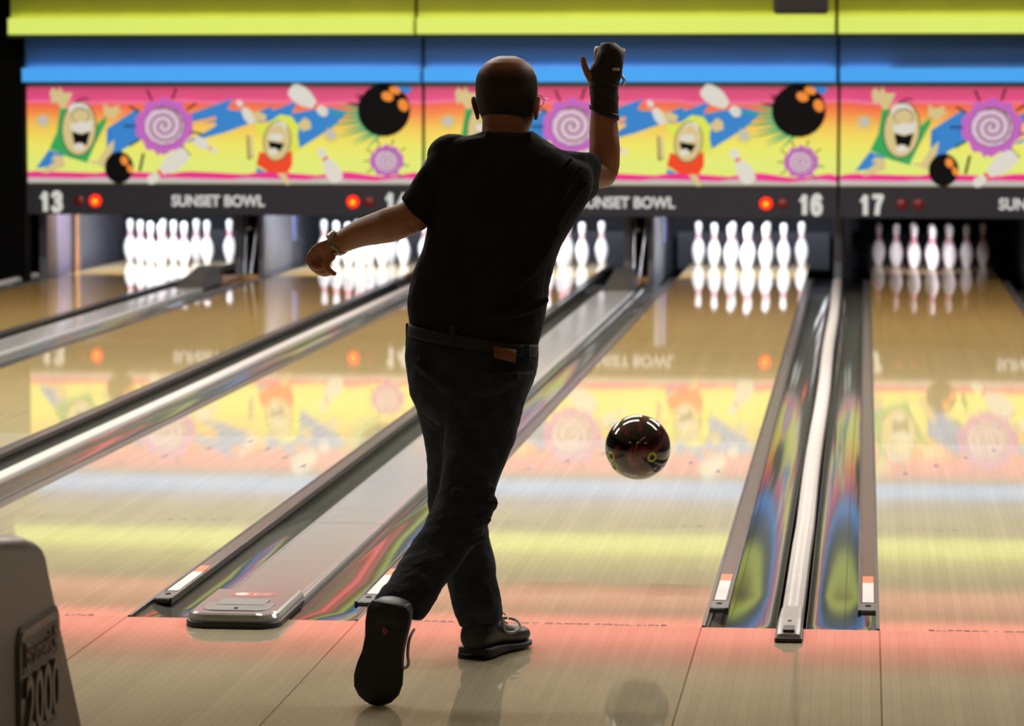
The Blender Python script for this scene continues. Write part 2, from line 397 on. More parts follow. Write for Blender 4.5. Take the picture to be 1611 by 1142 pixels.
for k, (xc, nm) in enumerate(((c15 + LW / 2 + WID / 2, 'lanes 15 and 16'), (c13 + LW / 2 + WID / 2, 'lanes 13 and 14'))):
    xk = xc; xc = xc + (.10 if k else 0)
    kl = kick(xc - .075, xc - .025, 'left of two grey panels between the pins of ' + nm)
    kp = kick(xc + .125, xc + .160, 'right of two grey panels between the pins of ' + nm)
    obj('side_liner', box(NB(), xc + .158, xc + .168, 17.06, 18.35, -.1, .92, .002), m_kick, kp)
    obj('guide_strip', box(NB(), xc + .158, xc + .172, 18.42, 18.6, .22, .92, .002), m_blu, kp)
    obj('guide_strip', box(NB(), xc - .085, xc - .073, 17.4, 17.6, .28, .9, .002), m_blu, kl)
    for s, lab in ((-1, 'left'), (1, 'right')):
        xb = xc + (.0 if s < 0 else .07)
        o = obj('machine_rod', tube(NB(), [(xb - (.0 if s < 0 else .02), 17.03, .006), (xb + (.0 if s < 0 else .04), 17.12, .52)], .013, 10), m_metal)
        tag(o, '%s metal rod in the dark gap beside the pins, %s' % (lab, 'right of the bowler' if k == 0 else 'left of the bowler'), 'rod')
        if s < 0: obj('cross_bracket', box(NB(), xc - .012, xc + .045, 17.10, 17.14, .38, .41, .004), m_metal, o)
    o = obj('deck_filler', box(NB(), xc - .020, xc + .120, 17.02, 19.3, -.05, .004), m_tan)
    tag(o, 'tan wooden floor board between grey panels, ' + ('right of the bowler' if k == 0 else 'left of the bowler'), 'board')
xl = -2 * PP
kp = kick(xl + .03, xl + .095, 'side panel with brown and lilac patches left of the pins of lane 13')
obj('brown_patch', box(NB(), xl + .0285, xl + .100, 17.025, 17.34, -.1, .92, .003), m_brown, kp)  # brown patch on the panel's front and side face
obj('lilac_patch', box(NB(), xl + .094, xl + .104, 17.36, 17.80, -.1, .92, .002), m_lil, kp)  # lilac patch further back on the same face
obj('orange_rod', tube(NB(), [(xl + .12, 17.95, -.08), (xl + .112, 18.0, .30), (xl + .112, 18.02, .9)], [.024, .014, .012], 10), mat('orange_rod', (140, 90, 48), .4), kp)
obj('side_liner', box(NB(), xl + .094, xl + .104, 18.15, 19.85, -.1, .92, .002), m_kick, kp)
kick(c17 + LW / 2 + WID / 2 - .135, c17 + LW / 2 + WID / 2 - .085, 'dark panel right of the pins of the rightmost lane')
for n, c in LANES.items():
    hw = LW / 2 + .17
    o = obj('pit_cushion', box(NB(), c - hw, c + hw, 19.95, 20.05, -.1, .25, .01), m_cush); tag(o, 'dark padded cushion behind the pins of lane %d' % n, 'cushion', 'cushions behind the pins')

# lamps over the pins: a tube behind each lit lane's sign
for n, c in LANES.items():
    if n == 17:
        area('pin_light', (c - .12, 16.98, .80), (R(60), 0, 0), .12, .05, 3.0, (1, .90, .97), R(40))  # added narrow spot for stray light; this lane's own tube is off
        continue
    area('pin_light', (c, 16.98, .84), (R(62), 0, 0), .95, .08, 60, (.88, .93, 1.0), R(140))
    area('pin_light', (c, 18.6, .90), (R(0), 0, 0), .9, .1, 6, (.75, .8, 1.0))

m_pin = mat('pin_white', (240, 240, 242), .18, coat=.5); m_pinred = mat('pin_red', (205, 30, 60), .25)
IN = .0254
PINP = [(1.0, 0), (1.2, .12), (1.414, .75), (1.72, 1.5), (1.953, 2.25), (2.255, 3.375), (2.383, 4.5), (2.37, 5.1), (2.28, 5.875), (2.1, 6.55), (1.852, 7.25), (1.53, 7.95), (1.236, 8.625), (1.05, 9.1), (.983, 9.375), (.905, 9.75), (.898, 10.1), (.91, 10.5), (.935, 10.875), (1.047, 11.75), (1.203, 12.625), (1.273, 13.3), (1.25, 13.8), (1.13, 14.3), (.9, 14.68), (.55, 14.92), (.2, 15.0)]
bmp = lathe(NB(), [(r * IN, z * IN) for r, z in PINP], 24)
pin0 = obj('bowling_pin', bmp, m_pin, smooth=True)
def pr(z):
    for (r0, z0), (r1, z1) in zip(PINP, PINP[1:]):
        if z0 <= z <= z1: return r0 + (r1 - r0) * (z - z0) / (z1 - z0)
strp = []
for za, zb in ((8.75, 9.35), (10.0, 10.65)):
    bm = lathe(NB(), [((pr(za) - .05) * IN, za * IN), ((pr(za) + .02) * IN, (za + .02) * IN), ((pr((za + zb) / 2) + .02) * IN, (za + zb) / 2 * IN), ((pr(zb) + .02) * IN, (zb - .02) * IN), ((pr(zb) - .05) * IN, zb * IN)], 24)
    strp.append(obj('neck_stripe', bm, m_pinred, pin0, smooth=True))
bm = NB(); 
for a0 in (-2.25, ):
    pts = [(cos(a0 + t) * (pr(6.9) + .03) * IN, sin(a0 + t) * (pr(6.9) + .03) * IN) for t in (-.3, -.15, 0, .15, .3)]
    top = [bm.verts.new((x, y, 7.3 * IN)) for x, y in pts[1:4]]; bot = [bm.verts.new((x * 1.1, y * 1.1, 6.4 * IN)) for x, y in pts[1:4]]
    for i in range(2): bm.faces.new((top[i], top[i + 1], bot[i + 1], bot[i]))
bm.free()
used = False
RACK = {13: 'leftmost rack of pins', 14: 'rack behind the left hand', 15: 'rack behind the dark shirt', 16: 'rack above the flying ball', 17: 'dim rightmost rack'}
rows = [[('head pin', 0)], [('left pin of the second row', -.5), ('right pin of the second row', .5)],
        [('left pin of the third row', -1), ('centre pin of the third row', 0), ('right pin of the third row', 1)],
        [('left corner pin of the back row', -1.5), ('inner left pin of the back row', -.5), ('inner right pin of the back row', .5), ('right corner pin of the back row', 1.5)]]
for n, c in LANES.items():
    for r, row in enumerate(rows):
        for nm, u in row:
            if not used: o = pin0; used = True
            else:
                o = pin0.copy(); COL.objects.link(o)
                for ch in strp:
                    cc = ch.copy(); COL.objects.link(cc); cc.parent = o
            o.location = (c + u * .3048, 18.288 + r * .264, .0005); o.rotation_euler = (0, 0, random.uniform(0, 6))
            look = 'dimly lit' if n == 17 else 'bright'
            tag(o, '%s, %s, %s' % (look, nm.replace(' of the', ',').replace('pin,', 'pin in the') if 0 else nm, RACK[n]), 'bowling pin', 'bowling pins on lane %d' % n)

# ================================================================== MASKING SIGNS
YM = 16.53
m_band = mat('sign_band', (50, 50, 58), .7, var=.05, spec=.15)
m_txt = glow('sign_lettering', (215, 215, 210), .8)
m_txt2 = glow('sign_number', (228, 230, 222), .7)
m_ledon = glow('led_red', (255, 38, 20), 1.6); m_ledcore = glow('led_core', (255, 170, 30), 1.6); m_ledoff = mat('led_dark', (110, 14, 18), .35)
m_frame = mat('sign_frame', (120, 112, 70), .5)
GL = {'1': [[(.12, .72), (.42, 1), (.42, 0)]], '3': [[(.05, .82), (.2, .98), (.5, 1), (.72, .86), (.68, .64), (.38, .54), (.68, .44), (.76, .2), (.55, .02), (.22, 0), (.02, .18)]],
      '4': [[(.6, 0), (.6, 1), (.0, .3), (.85, .3)]], '5': [[(.75, 1), (.15, 1), (.1, .55), (.45, .64), (.74, .46), (.74, .18), (.5, 0), (.18, 0), (.02, .16)]],
      '6': [[(.72, .84), (.55, 1), (.25, .98), (.06, .74), (.02, .36), (.14, .08), (.4, 0), (.68, .1), (.74, .34), (.6, .56), (.34, .6), (.08, .44)]],
      '7': [[(0, 1), (.78, 1), (.45, .5), (.34, 0)]], '8': [[(.38, .54), (.1, .7), (.14, .94), (.38, 1), (.62, .94), (.66, .7), (.38, .54), (.06, .36), (.08, .08), (.38, 0), (.68, .08), (.7, .36), (.38, .54)]]}
def digits(s, cx_, cz_, y, hgt, m_, parent):
    bm = NB(); tw = .112; x = cx_ - len(s) * tw / 2 - .0 ; st = .0205
    for ch in s:
        for pl in GL[ch]:
            q = [Vector((x + .014 + a * (tw - .034), y, cz_ - hgt / 2 + b * hgt)) for a, b in pl]
            if ch == '1': q = [v + Vector((.014, 0, 0)) for v in q]
            q2, r2 = smoothpath(q, [st] * len(q), 3) if ch in '3568' else (q, [st] * len(q))
            for i, (a, b) in enumerate(zip(q2, q2[1:])):
                d = (b - a).normalized(); n_ = Vector((-d.z, 0, d.x)) * st; e = d * (st * .55)
                f = [a - e + n_, b + e + n_, b + e - n_, a - e - n_]
                loft(bm, [f, [v + Vector((0, -.004 - .0001 * i, 0)) for v in f]])
        x += tw
    o = obj('lane_number', bm, m_, parent)
    return o
# printed backlit background: print colours plus painted-in dimming at the top, bottom to top
def printmat(name, stops, z0, z1, s):
    m = bpy.data.materials.new(name); N, L = nodes_of(m); p = N['Principled BSDF']; p.inputs['Roughness'].default_value = .7; p.inputs['Specular IOR Level'].default_value = .1
    tc = N.new('ShaderNodeTexCoord'); sp = N.new('ShaderNodeSeparateXYZ'); L.new(tc.outputs['Object'], sp.inputs[0])
    nz = N.new('ShaderNodeTexNoise'); nz.inputs['Scale'].default_value = 2.2; nz.inputs['Detail'].default_value = 1; L.new(tc.outputs['Object'], nz.inputs['Vector'])
    ma = N.new('ShaderNodeMath'); ma.operation = 'MULTIPLY_ADD'; L.new(nz.outputs[0], ma.inputs[0]); ma.inputs[1].default_value = .06; L.new(sp.outputs[2], ma.inputs[2])
    mr = N.new('ShaderNodeMapRange'); mr.inputs[1].default_value = z0 + .03; mr.inputs[2].default_value = z1 + .03; L.new(ma.outputs[0], mr.inputs[0])
    cr = N.new('ShaderNodeValToRGB'); el = cr.color_ramp.elements
    while len(el) < len(stops): el.new(.5)
    for e, (q, c) in zip(el, stops): e.position = q; e.color = lin(c) + (1,)
    L.new(mr.outputs[0], cr.inputs[0]); L.new(cr.outputs[0], p.inputs['Emission Color']); p.inputs['Base Color'].default_value = (.08, .08, .06, 1)
    p.inputs['Emission Strength'].default_value = s; return m
AS = .84
m_print = printmat('sign_print', [(0, (228, 245, 110)), (.22, (234, 244, 118)), (.40, (246, 238, 96)), (.58, (255, 206, 80)), (.72, (255, 140, 60)), (.82, (252, 84, 60)), (.835, (250, 120, 160)), (.87, (240, 50, 130)), (1, (205, 55, 105))], .79, 1.578, AS)  # the darker pink of the last stop paints in weaker light
AC = {'green': (62, 175, 95), 'skin': (226, 205, 145), 'blue': (62, 140, 215), 'purple': (205, 110, 200), 'lilac': (232, 200, 226), 'white': (232, 228, 215), 'black': (24, 20, 24), 'orange': (255, 150, 60), 'redo': (250, 80, 45), 'hair': (232, 240, 90), 'pink': (250, 60, 150), 'grey': (205, 200, 195), 'line': (70, 55, 50), 'teal': (60, 185, 130), 'star': (205, 205, 140), 'brown': (140, 112, 95)}
AN = list(AC); AM = [m_print] + [glow('print_' + k, v, AS * (.9 if k not in ('black', 'line') else .25), .02) for k, v in AC.items()]
class Art:
    def __init__(s, bm, x0): s.bm = bm; s.x0 = x0; s.k = 0
    def poly(s, pts, col, dz=None):
        """pts in local metres (x,z)"""
        s.k += 1; y = YM - .0012 - s.k * .00022
        vs = [s.bm.verts.new((s.x0 + x, y, z)) for x, z in pts]
        f = s.bm.faces.new(vs); f.material_index = 1 + AN.index(col)
        bmesh.ops.triangulate(s.bm, faces=[f])
    def Z(s, pts, off=0): # zoom coords of panel one -> local
        o = []
        for a, b in pts:
            p = at(a / 3.36 + off, b / 3.36, Y=YM); o.append((p.x + 2 * PP, p.z))
        return o
    def zp(s, pts, col, off=0): s.poly(s.Z(pts, off), col)
    def el(s, cx, cy, rx, ry, col, off=0, rot=0, n=22):
        a = R(rot)
        s.zp([(cx + rx * cos(t) * cos(a) - ry * sin(t) * sin(a), cy + rx * cos(t) * sin(a) + ry * sin(t) * cos(a)) for t in [2 * pi * i / n for i in range(n)]], col, off)
    def line(s, pts, wd, col, off=0):
        for (a, b), (c, d) in zip(pts, pts[1:]):
            l = math.hypot(c - a, d - b) or 1; nx, ny = -(d - b) / l * wd / 2, (c - a) / l * wd / 2
            ex, ey = (c - a) / l * wd * .3, (d - b) / l * wd * .3
            s.zp([(a + nx - ex, b + ny - ey), (c + nx + ex, d + ny + ey), (c - nx + ex, d - ny + ey), (a - nx - ex, b - ny - ey)], col, off)
    def pin(s, x0, y0, x1, y1, wd, off=0):
        """picture of a pin from base (x0,y0) to head (x1,y1)"""
        dx, dy = x1 - x0, y1 - y0; l = math.hypot(dx, dy); ux, uy = dx / l, dy / l; nx, ny = -uy, ux
        pr_ = [(0, .25), (.08, .42), (.25, .5), (.42, .46), (.55, .33), (.66, .2), (.74, .17), (.84, .26), (.93, .27), (1, .12)]
        A = [(x0 + ux * l * t + nx * wd * q, y0 + uy * l * t + ny * wd * q) for t, q in pr_]
        B = [(x0 + ux * l * t - nx * wd * q, y0 + uy * l * t - ny * wd * q) for t, q in pr_][::-1]
        s.zp(A + B, 'white', off)
        s.zp([(x0 + ux * l * t + nx * wd * q, y0 + uy * l * t + ny * wd * q) for t, q in ((.66, .2), (.73, .17), (.73, -.17), (.66, -.2))], 'redo', off)
def artwork(x0, xl_, xr_, root):
    bm = NB()
    z0, z1 = .788, 1.578
    f = bm.faces.new([bm.verts.new((x, YM - .001, z)) for x, z in ((xl_, z0), (xr_, z0), (xr_, z1), (xl_, z1))])
    A = Art(bm, x0); w2 = xr_ - x0
    N_ = 60
    # bottom pink wave and grey wave
    top = [(w2 * i / N_, .866 + .019 * sin(i * .55) * (i % 60 > 0)) for i in range(N_ + 1)]
    a0 = xl_ - x0
    top = [(max(x, a0), z) for x, z in top]
    A.poly([(a0, .789)] + [(w2, .789)] + top[::-1], 'pink')
    mid = [(max(w2 * i / N_, a0), .818 + .016 * sin(i * .55 + 1.6)) for i in range(N_ + 1)]
    A.poly([(a0, .789)] + [(w2, .789)] + mid[::-1], 'grey')
    # blue bolts
    A.zp([(565, 680), (730, 570), (690, 700), (750, 735), (650, 790), (620, 860), (560, 880), (610, 720)], 'blue')
    A.zp([(960, 760), (1100, 690), (1180, 640), (1300, 615), (1440, 560), (1440, 640), (1330, 650), (1190, 700), (1060, 735)], 'blue')
    A.zp([(900, 650), (1010, 600), (1230, 520), (1190, 600), (1080, 630), (990, 650)], 'blue')
    A.zp([(-70, 650), (60, 620), (200, 620), (430, 535), (400, 600), (590, 565), (700, 590), (620, 670), (440, 785), (430, 700), (300, 640)], 'blue', 340)
    A.zp([(0, 560), (80, 520), (60, 580), (190, 590), (110, 640), (0, 690)], 'blue', 340)
    # man in green
    A.zp([(190, 890), (260, 790), (340, 820), (280, 880)], 'blue')
    A.zp([(215, 910), (300, 845), (270, 850), (285, 820), (335, 825), (345, 880), (250, 915)], 'skin')
    A.zp([(450, 850), (520, 850), (560, 780), (605, 735), (600, 790), (545, 890), (520, 870)], 'skin')
    A.zp([(318, 570), (352, 572), (345, 640), (400, 700), (480, 700), (530, 640), (565, 612), (560, 650), (500, 770), (460, 860), (360, 830), (262, 785), (300, 700)], 'green')
    A.zp([(325, 575), (300, 540), (275, 548), (262, 490), (285, 500), (280, 460), (305, 485), (315, 455), (335, 490), (385, 490), (350, 520), (348, 572)], 'skin')
    A.zp([(550, 610), (548, 545), (580, 570), (635, 555), (615, 580), (655, 585), (620, 605), (600, 630)], 'skin')
    A.el(418, 680, 94, 145, 'line', 0, 3); A.el(418, 680, 88, 139, 'skin', 0, 3)
    A.el(415, 575, 55, 32, 'white'); A.el(425, 610, 50, 42, 'brown'); A.el(425, 612, 45, 36, 'skin')
    A.zp([(372, 655), (420, 645), (490, 640), (485, 690), (430, 705), (380, 690)], 'white')
    A.zp([(380, 695), (430, 710), (478, 695), (460, 765), (430, 785), (395, 765)], 'black'); A.el(420, 775, 30, 20, 'white')
    A.line([(400, 540), (440, 520), (470, 525)], 8, 'line')
    # flower star
    for k in range(9): a = k * 40; A.line([(228, 640), (228 + 42 * cos(R(a)), 640 + 42 * sin(R(a)))], 9, 'star')
    A.el(228, 638, 24, 24, 'grey')
    # spirals
    def spiral(cx, cy, r, off, tail):
        pts = []
        for i in range(20):
            a = 2 * pi * i / 20; q = r * (1.06 + (.09 if i % 2 else -.06)); pts.append((cx + q * cos(a), cy + q * .98 * sin(a)))
        A.zp(pts, 'purple', off)
        if tail: A.zp([(cx - r * .45, cy + r * .8), (cx - r * .25, cy + r * 1.15), (cx + r * .1, cy + r * .8)], 'purple', off)
        A.el(cx, cy, r * .80, r * .76, 'line', off, 0, 11); A.el(cx, cy, r * .77, r * .73, 'lilac', off, 0, 11)
        sp = [(cx + r * .75 * (1 - i / 30) * cos(i * .55 - 2), cy + r * .72 * (1 - i / 30) * sin(i * .55 - 2)) for i in range(30)]
        A.line(sp, r * .08, 'brown', off)
        for a in (-115, -72, -35, -150, 180, 12, 48, 150):
            A.line([(cx + r * 1.08 * cos(R(a)), cy + r * 1.08 * sin(R(a))), (cx + r * 1.5 * cos(R(a)), cy + r * 1.5 * sin(R(a)))], r * .07, 'line', off)
    spiral(868, 665, 138, 0, True)
    A.el(632, 885, 76, 84, 'black'); A.el(660, 848, 20, 26, 'orange', 0, -20); A.el(690, 892, 15, 24, 'orange', 0, -20)
    A.pin(990, 800, 785, 965, 95); A.pin(1030, 735, 1150, 805, 56)
    A.line([(760, 815), (742, 900)], 14, 'line')
    A.pin(200, 650, 115, 530, 56, 340); A.pin(395, 465, 590, 605, 96, 340)
    # woman with yellow hair
    A.zp([(165, 715), (190, 715), (200, 830), (170, 845)], 'line', 340); A.zp([(172, 715), (192, 715), (202, 825), (178, 835)], 'skin', 340)
    A.zp([(210, 640), (250, 660), (290, 640), (340, 605), (400, 615), (440, 670), (430, 740), (450, 800), (400, 795), (300, 790), (250, 740), (215, 690)], 'hair', 340)
    A.zp([(190, 600), (230, 590), (270, 610), (262, 640), (210, 640)], 'skin', 340); A.zp([(430, 660), (470, 620), (500, 640), (505, 680), (460, 695)], 'skin', 340)
    A.zp([(232, 800), (290, 820), (370, 810), (405, 795), (405, 870), (380, 915), (290, 915), (215, 870)], 'redo', 340)
    A.zp([(325, 915), (370, 915), (392, 975), (375, 980)], 'skin', 340)
    A.zp([(215, 885), (265, 905), (240, 915), (215, 908)], 'blue', 340)
    A.el(325, 745, 74, 108, 'line', 340, 8); A.el(325, 745, 69, 103, 'skin', 340, 8)
    A.el(340, 670, 36, 28, 'white', 340); A.el(333, 690, 30, 32, 'skin', 340); A.el(320, 725, 42, 20, 'white', 340)
    A.zp([(278, 745), (365, 760), (340, 800), (290, 795)], 'black', 340); A.el(305, 800, 26, 18, 'white', 340)
    A.pin(650, 960, 548, 785, 84, 340)
    for k in range(9): a = k * 40; A.line([(610, 715), (610 + 40 * cos(R(a)), 715 + 40 * sin(R(a)))], 9, 'star', 340)
    A.el(610, 712, 24, 24, 'grey', 340)
    # green comet rays, big ball
    for k in range(13):
        a = 100 + k * 10.5; ln = 330 if 100 + k * 10 < 190 else 230
        A.zp([(890 + 120 * cos(R(a - 5)), 590 + 125 * sin(R(a - 5))), (890 + ln * cos(R(a + 12)) * (.8 + .2 * (k % 2)), 600 + .62 * ln * sin(R(a + 10))), (890 + 120 * cos(R(a + 6)), 590 + 125 * sin(R(a + 6)))], 'teal' if k < 9 else 'line', 340)
    A.zp([(955, 455), (1040, 462), (1020, 500), (970, 480)], 'blue', 340)
    A.el(890, 583, 139, 139, 'black', 340)
    A.el(908, 510, 33, 25, 'orange', 340, 25); A.el(948, 478, 32, 20, 'orange', 340, 20); A.el(992, 556, 26, 34, 'orange', 340, -25)
    spiral(905, 850, 80, 340, False)
    return obj('backlit_artwork', bm, AM, root)
for q, (a, b) in enumerate(((13, 14), (15, 16), (17, 18))):
    x0 = (q - 2) * PP; xl_ = at(42, 290, Y=YM).x if q == 0 else x0 + .012; xr_ = x0 + PP - .012
    root = obj('lane_sign', box(NB(), xl_, xr_, YM, YM + .12, .775, 1.612), m_frame)
    tag(root, 'long backlit cartoon sign over lanes %d and %d' % (a, b), 'sign', 'backlit signs over the pins')
    artwork(x0, xl_, xr_, root)
    band = obj('number_band', box(NB(), xl_, xr_, YM - .03, YM + .12, .528, .778, .004), m_band, root)
    yb = YM - .033
    cxs = {0: 343, 1: 995, 2: 1641}[q]
    xt = x0 + at(343, 318, Y=yb).x + 2 * PP
    textmesh('sign_lettering', 'SUNSET BOWL', .125, m_txt, band, (xt, yb, .645), (1, 0, 0), (0, 0, 1), width=.775, bold=.004)
    d1 = at(81, 320, Y=yb).x + 2 * PP; d2 = at(1276, 320, Y=yb).x + PP
    digits(str(a), x0 + d1, .632, yb + .002, .138, m_txt2, band)
    digits(str(b), x0 + d2, .632, yb + .002, .138, m_txt2, band)
    on = {0: (1, 1), 1: (1, 1), 2: (0, 0)}[q]
    l1 = at(125, 318, Y=yb).x + 2 * PP; l1b = at(150, 318, Y=yb).x + 2 * PP
    l2 = at(1205, 320, Y=yb).x + PP; l2b = at(1231, 320, Y=yb).x + PP
    for xx, st in ((l1, 0), (l1b, on[0]), (l2, on[1]), (l2b, 0)):
        rr = .052 if st else .045
        bm = NB(); rings = [[Vector((x0 + xx + r_ * cos(t), yb - y_, .642 + r_ * sin(t))) for t in [2 * pi * i / 24 for i in range(24)]] for r_, y_ in ((rr, -.004), (rr, .002), (rr * .8, .010), (rr * .5, .015), (rr * .2, .017))]
        o = obj('indicator_lamp', loft(bm, rings), m_ledon if st else m_ledoff, band, smooth=True); o['label'] = 'lit red lamp' if st else 'dark red lamp'
        if st:
            bm = NB(); rings = [[Vector((x0 + xx + r_ * cos(t), yb - y_, .638 + r_ * sin(t))) for t in [2 * pi * i / 18 for i in range(18)]] for r_, y_ in ((.022, .012), (.021, .018), (.01, .021))]
            obj('lamp_core', loft(bm, rings), m_ledcore, o, smooth=True)

# ------------------------------------------------------------------ coloured light bands above the signs
def lightband(y, z0, zl, z1, col, wash, lipcol, names, lab, segs, wash_segs, dep=.10, k=1.0, wk=1.0, lean=.0):
    m_p = mat(names + '_panel', col, .6, var=.05, vscale=3); m_l = glow(names + '_diffuser', lipcol, k, .02)
    m_t = glow(names + '_tube', wash, wk, 0)
    for i, (xa, xb) in enumerate(segs):
        root = obj('light_band', box(NB(), xa, xb, y + dep, y + dep + .02, z0, z1, .003), m_p)
        tag(root, lab[i], 'light band', names + ' light bands above the signs')
        bm = NB(); pf = [(y + dep, z0), (y + dep, z0 + .01), (y + .012, z0 + .012), (y + .012, zl), (y, zl), (y - .004, zl - .006), (y - .004, z0 + .004), (y, z0)]
        loft(bm, [[Vector((xx, a, b)) for a, b in pf] for xx in (xa + .004, xb - .004)])
        obj('diffuser', bm, m_l, root)
        for (wa, wb) in wash_segs:
            a, b = max(wa, xa + .03), min(wb, xb - .03)
            if b - a > .1: obj('wash_tube', tube(NB(), [(a, y + dep * .62, zl - .022), (b, y + dep * .62, zl - .022)], .012, 8), m_t, root)
XR = 4.9
def xat(px, Y): return at(px, 60, Y=Y).x
yb_ = 16.0; s1, s2 = xat(652, yb_), xat(1316, yb_)
lightband(yb_, 2.0, 2.13, 2.34, (186, 196, 70), (235, 235, 90), (226, 244, 112), 'yellow green', ['left yellow-green light band above the first cartoon sign', 'middle yellow-green light band above the bowler', 'right yellow-green light band past the hanging black box'],
          ((xat(12, yb_), s1 - .012), (s1 + .012, s2 - .012), (s2 + .012, XR)), ((-9, XR),), k=.82, wk=3.6)
yc = 16.4; s1, s2 = xat(663, yc), xat(1319, yc)
lightband(yc, 1.617, 1.73, 1.975, (62, 110, 160), (150, 195, 240), (78, 172, 252), 'blue', ['left blue light band above the first cartoon sign', 'middle blue light band behind the raised hand', 'right blue light band with its upper part half dark'],
          ((xat(33, yc), s1 - .012), (s1 + .012, s2 - .012), (s2 + .012, XR)), ((-9, xat(1402, yc)),), k=.82, wk=10)
struct(obj('trim_1', box(NB(), -6.7, XR, 16.03, 16.45, 1.976, 1.998), m_dark))
yd = 15.5
lightband(yd, 2.60, 2.77, 2.96, (205, 90, 84), (255, 110, 100), (255, 112, 108), 'red', ['long red light band highest above the cartoon signs'], ((-6.6, XR),), ((-9, XR),), k=1.7, wk=6.0)
lightband(yd + .1, 2.37, 2.46, 2.58, (190, 96, 88), (255, 150, 130), (250, 140, 124), 'salmon', ['long dim salmon light band just under the red one'], ((-6.6, XR),), ((-9, XR),), k=.75, wk=1.5)
struct(obj('trim_2', box(NB(), -6.7, XR, 15.74, 16.08, 2.36, 2.40), m_dark))
struct(obj('trim_3', box(NB(), -6.7, XR, 15.52, 15.62, 2.98, 3.8), mat('upper_wall_paint', (188, 176, 156), .8)))
# hanging black box
p0, p1 = at(1217, 22, Y=15.1), at(1303, 22, Y=15.1)
root = obj('hanging_speaker', box(NB(), p0.x, p1.x, 14.95, 15.25, p0.z, p0.z + .34, .025, 3), m_black)
tag(root, 'black box hanging in front of the yellow-green band, upper right', 'speaker')
obj('mounting_pole', tube(NB(), [((p0.x + p1.x) / 2, 15.1, p0.z + .33), ((p0.x + p1.x) / 2, 15.1, 3.8)], .02, 10), m_black, root)
obj('speaker_grille', box(NB(), p0.x + .03, p1.x - .03, 14.94, 14.955, p0.z + .03, p0.z + .31, .004), mat('grille', (26, 22, 26), .8, bump=.5, bscale=300), root)

# ================================================================== BALL RETURN HOOD (near left)
m_hood = mat('hood_plastic', (66, 60, 51), .3, bump=.12, bscale=220, var=.05); m_embk = mat('emblem_dark', (24, 22, 22), .4); m_emb = mat('emblem_relief', (58, 52, 46), .25)
XS = -1.45
pf = [(-4.4, 0), (-4.4, .70), (-4.2, .80), (-3.95, .80), (-3.63, .774), (-3.42, .746), (-3.34, .728), (-3.295, .712), (-3.267, .69), (-3.25, .66), (-2.97, .268), (-2.84, 0)]
bm = NB(); rings = []
cy_ = -3.6; cz_ = .35
for xx, s in ((XS - .5, .955), (XS - .49, .975), (XS - .47, .993), (XS - .44, 1), (XS - .03, 1), (XS - .012, .992), (XS - .003, .982), (XS, .965)):
    rings.append([Vector((xx, cy_ + (y - cy_) * s if y < -2.9 else cy_ + (y - cy_) * s, (z * s if z > 0 else 0))) for y, z in pf])
loft(bm, rings)
hood = obj('ball_return', bm, m_hood); tag(hood, 'grey moulded ball return hood with embossed emblem at the lower left', 'ball return')
for f in hood.data.polygons: f.use_smooth = len(f.vertices) == 4
def rrect(y0, y1, z0, z1, r, n=5):
    o = []
    for cy2, cz2, a0 in ((y1 - r, z1 - r, 0), (y0 + r, z1 - r, 90), (y0 + r, z0 + r, 180), (y1 - r, z0 + r, 270)):
        for k in range(n + 1): a = R(a0 + 90 * k / n); o.append((cy2 + r * cos(a), cz2 + r * sin(a)))
    return o
def plate(x0_, x1_, pts): return loft(NB(), [[Vector((x, y, z)) for y, z in pts] for x in (x0_, x1_)])
emb = obj('emblem', plate(XS - .01, XS + .003, rrect(-3.53, -3.185, .335, .575, .05)), m_embk, hood); emb['label'] = 'dark bordered rounded emblem'
obj('emblem_field', plate(XS - .01, XS + .006, rrect(-3.518, -3.197, .347, .563, .042)), m_emb, emb)
obj('emblem_bar', plate(XS - .01, XS + .0075, [(-3.50, .475), (-3.22, .475), (-3.22, .545), (-3.50, .545)]), m_embk, emb)
textmesh('emblem_lettering', 'Brunswick', .07, m_emb, emb, (XS + .008, -3.36, .512), (0, 1, 0), (0, 0, 1), width=.25, depth=.003)
textmesh('emblem_number', '2000', .16, m_hood, emb, (XS + .008, -3.36, .41), (0, 1, 0), (0, 0, 1), width=.27, depth=.005, bold=.003)

# ================================================================== BOWLING BALL
YBL = .93; bc = at(1003.5, 704, Y=YBL); br = .1085
m = bpy.data.materials.new('ball_resin'); N, L = nodes_of(m); p = N['Principled BSDF']
tc = N.new('ShaderNodeTexCoord'); nz = N.new('ShaderNodeTexNoise'); nz.inputs['Scale'].default_value = 9; nz.inputs['Detail'].default_value = 4; nz.inputs['Distortion'].default_value = 1.6
L.new(tc.outputs['Object'], nz.inputs['Vector']); cr = N.new('ShaderNodeValToRGB'); el = cr.color_ramp.elements
for _ in range(2): el.new(.5)
for e, (q, c) in zip(el, ((.44, (10, 8, 9)), (.54, (52, 12, 20)), (.64, (104, 34, 40)), (.72, (160, 116, 84)))): e.position = q; e.color = lin(c) + (1,)
L.new(nz.outputs[0], cr.inputs[0]); L.new(cr.outputs[0], p.inputs['Base Color']); p.inputs['Roughness'].default_value = .09; p.inputs['Coat Weight'].default_value = .6
bm = NB(); bmesh.ops.create_uvsphere(bm, u_segments=64, v_segments=40, radius=br)
ball = obj('bowling_ball', bm, m, smooth=True); ball.location = bc
tag(ball, 'glossy dark maroon bowling ball in mid air right of the bowler', 'bowling ball')
m_ring = mat('finger_insert', (176, 178, 40), .35)
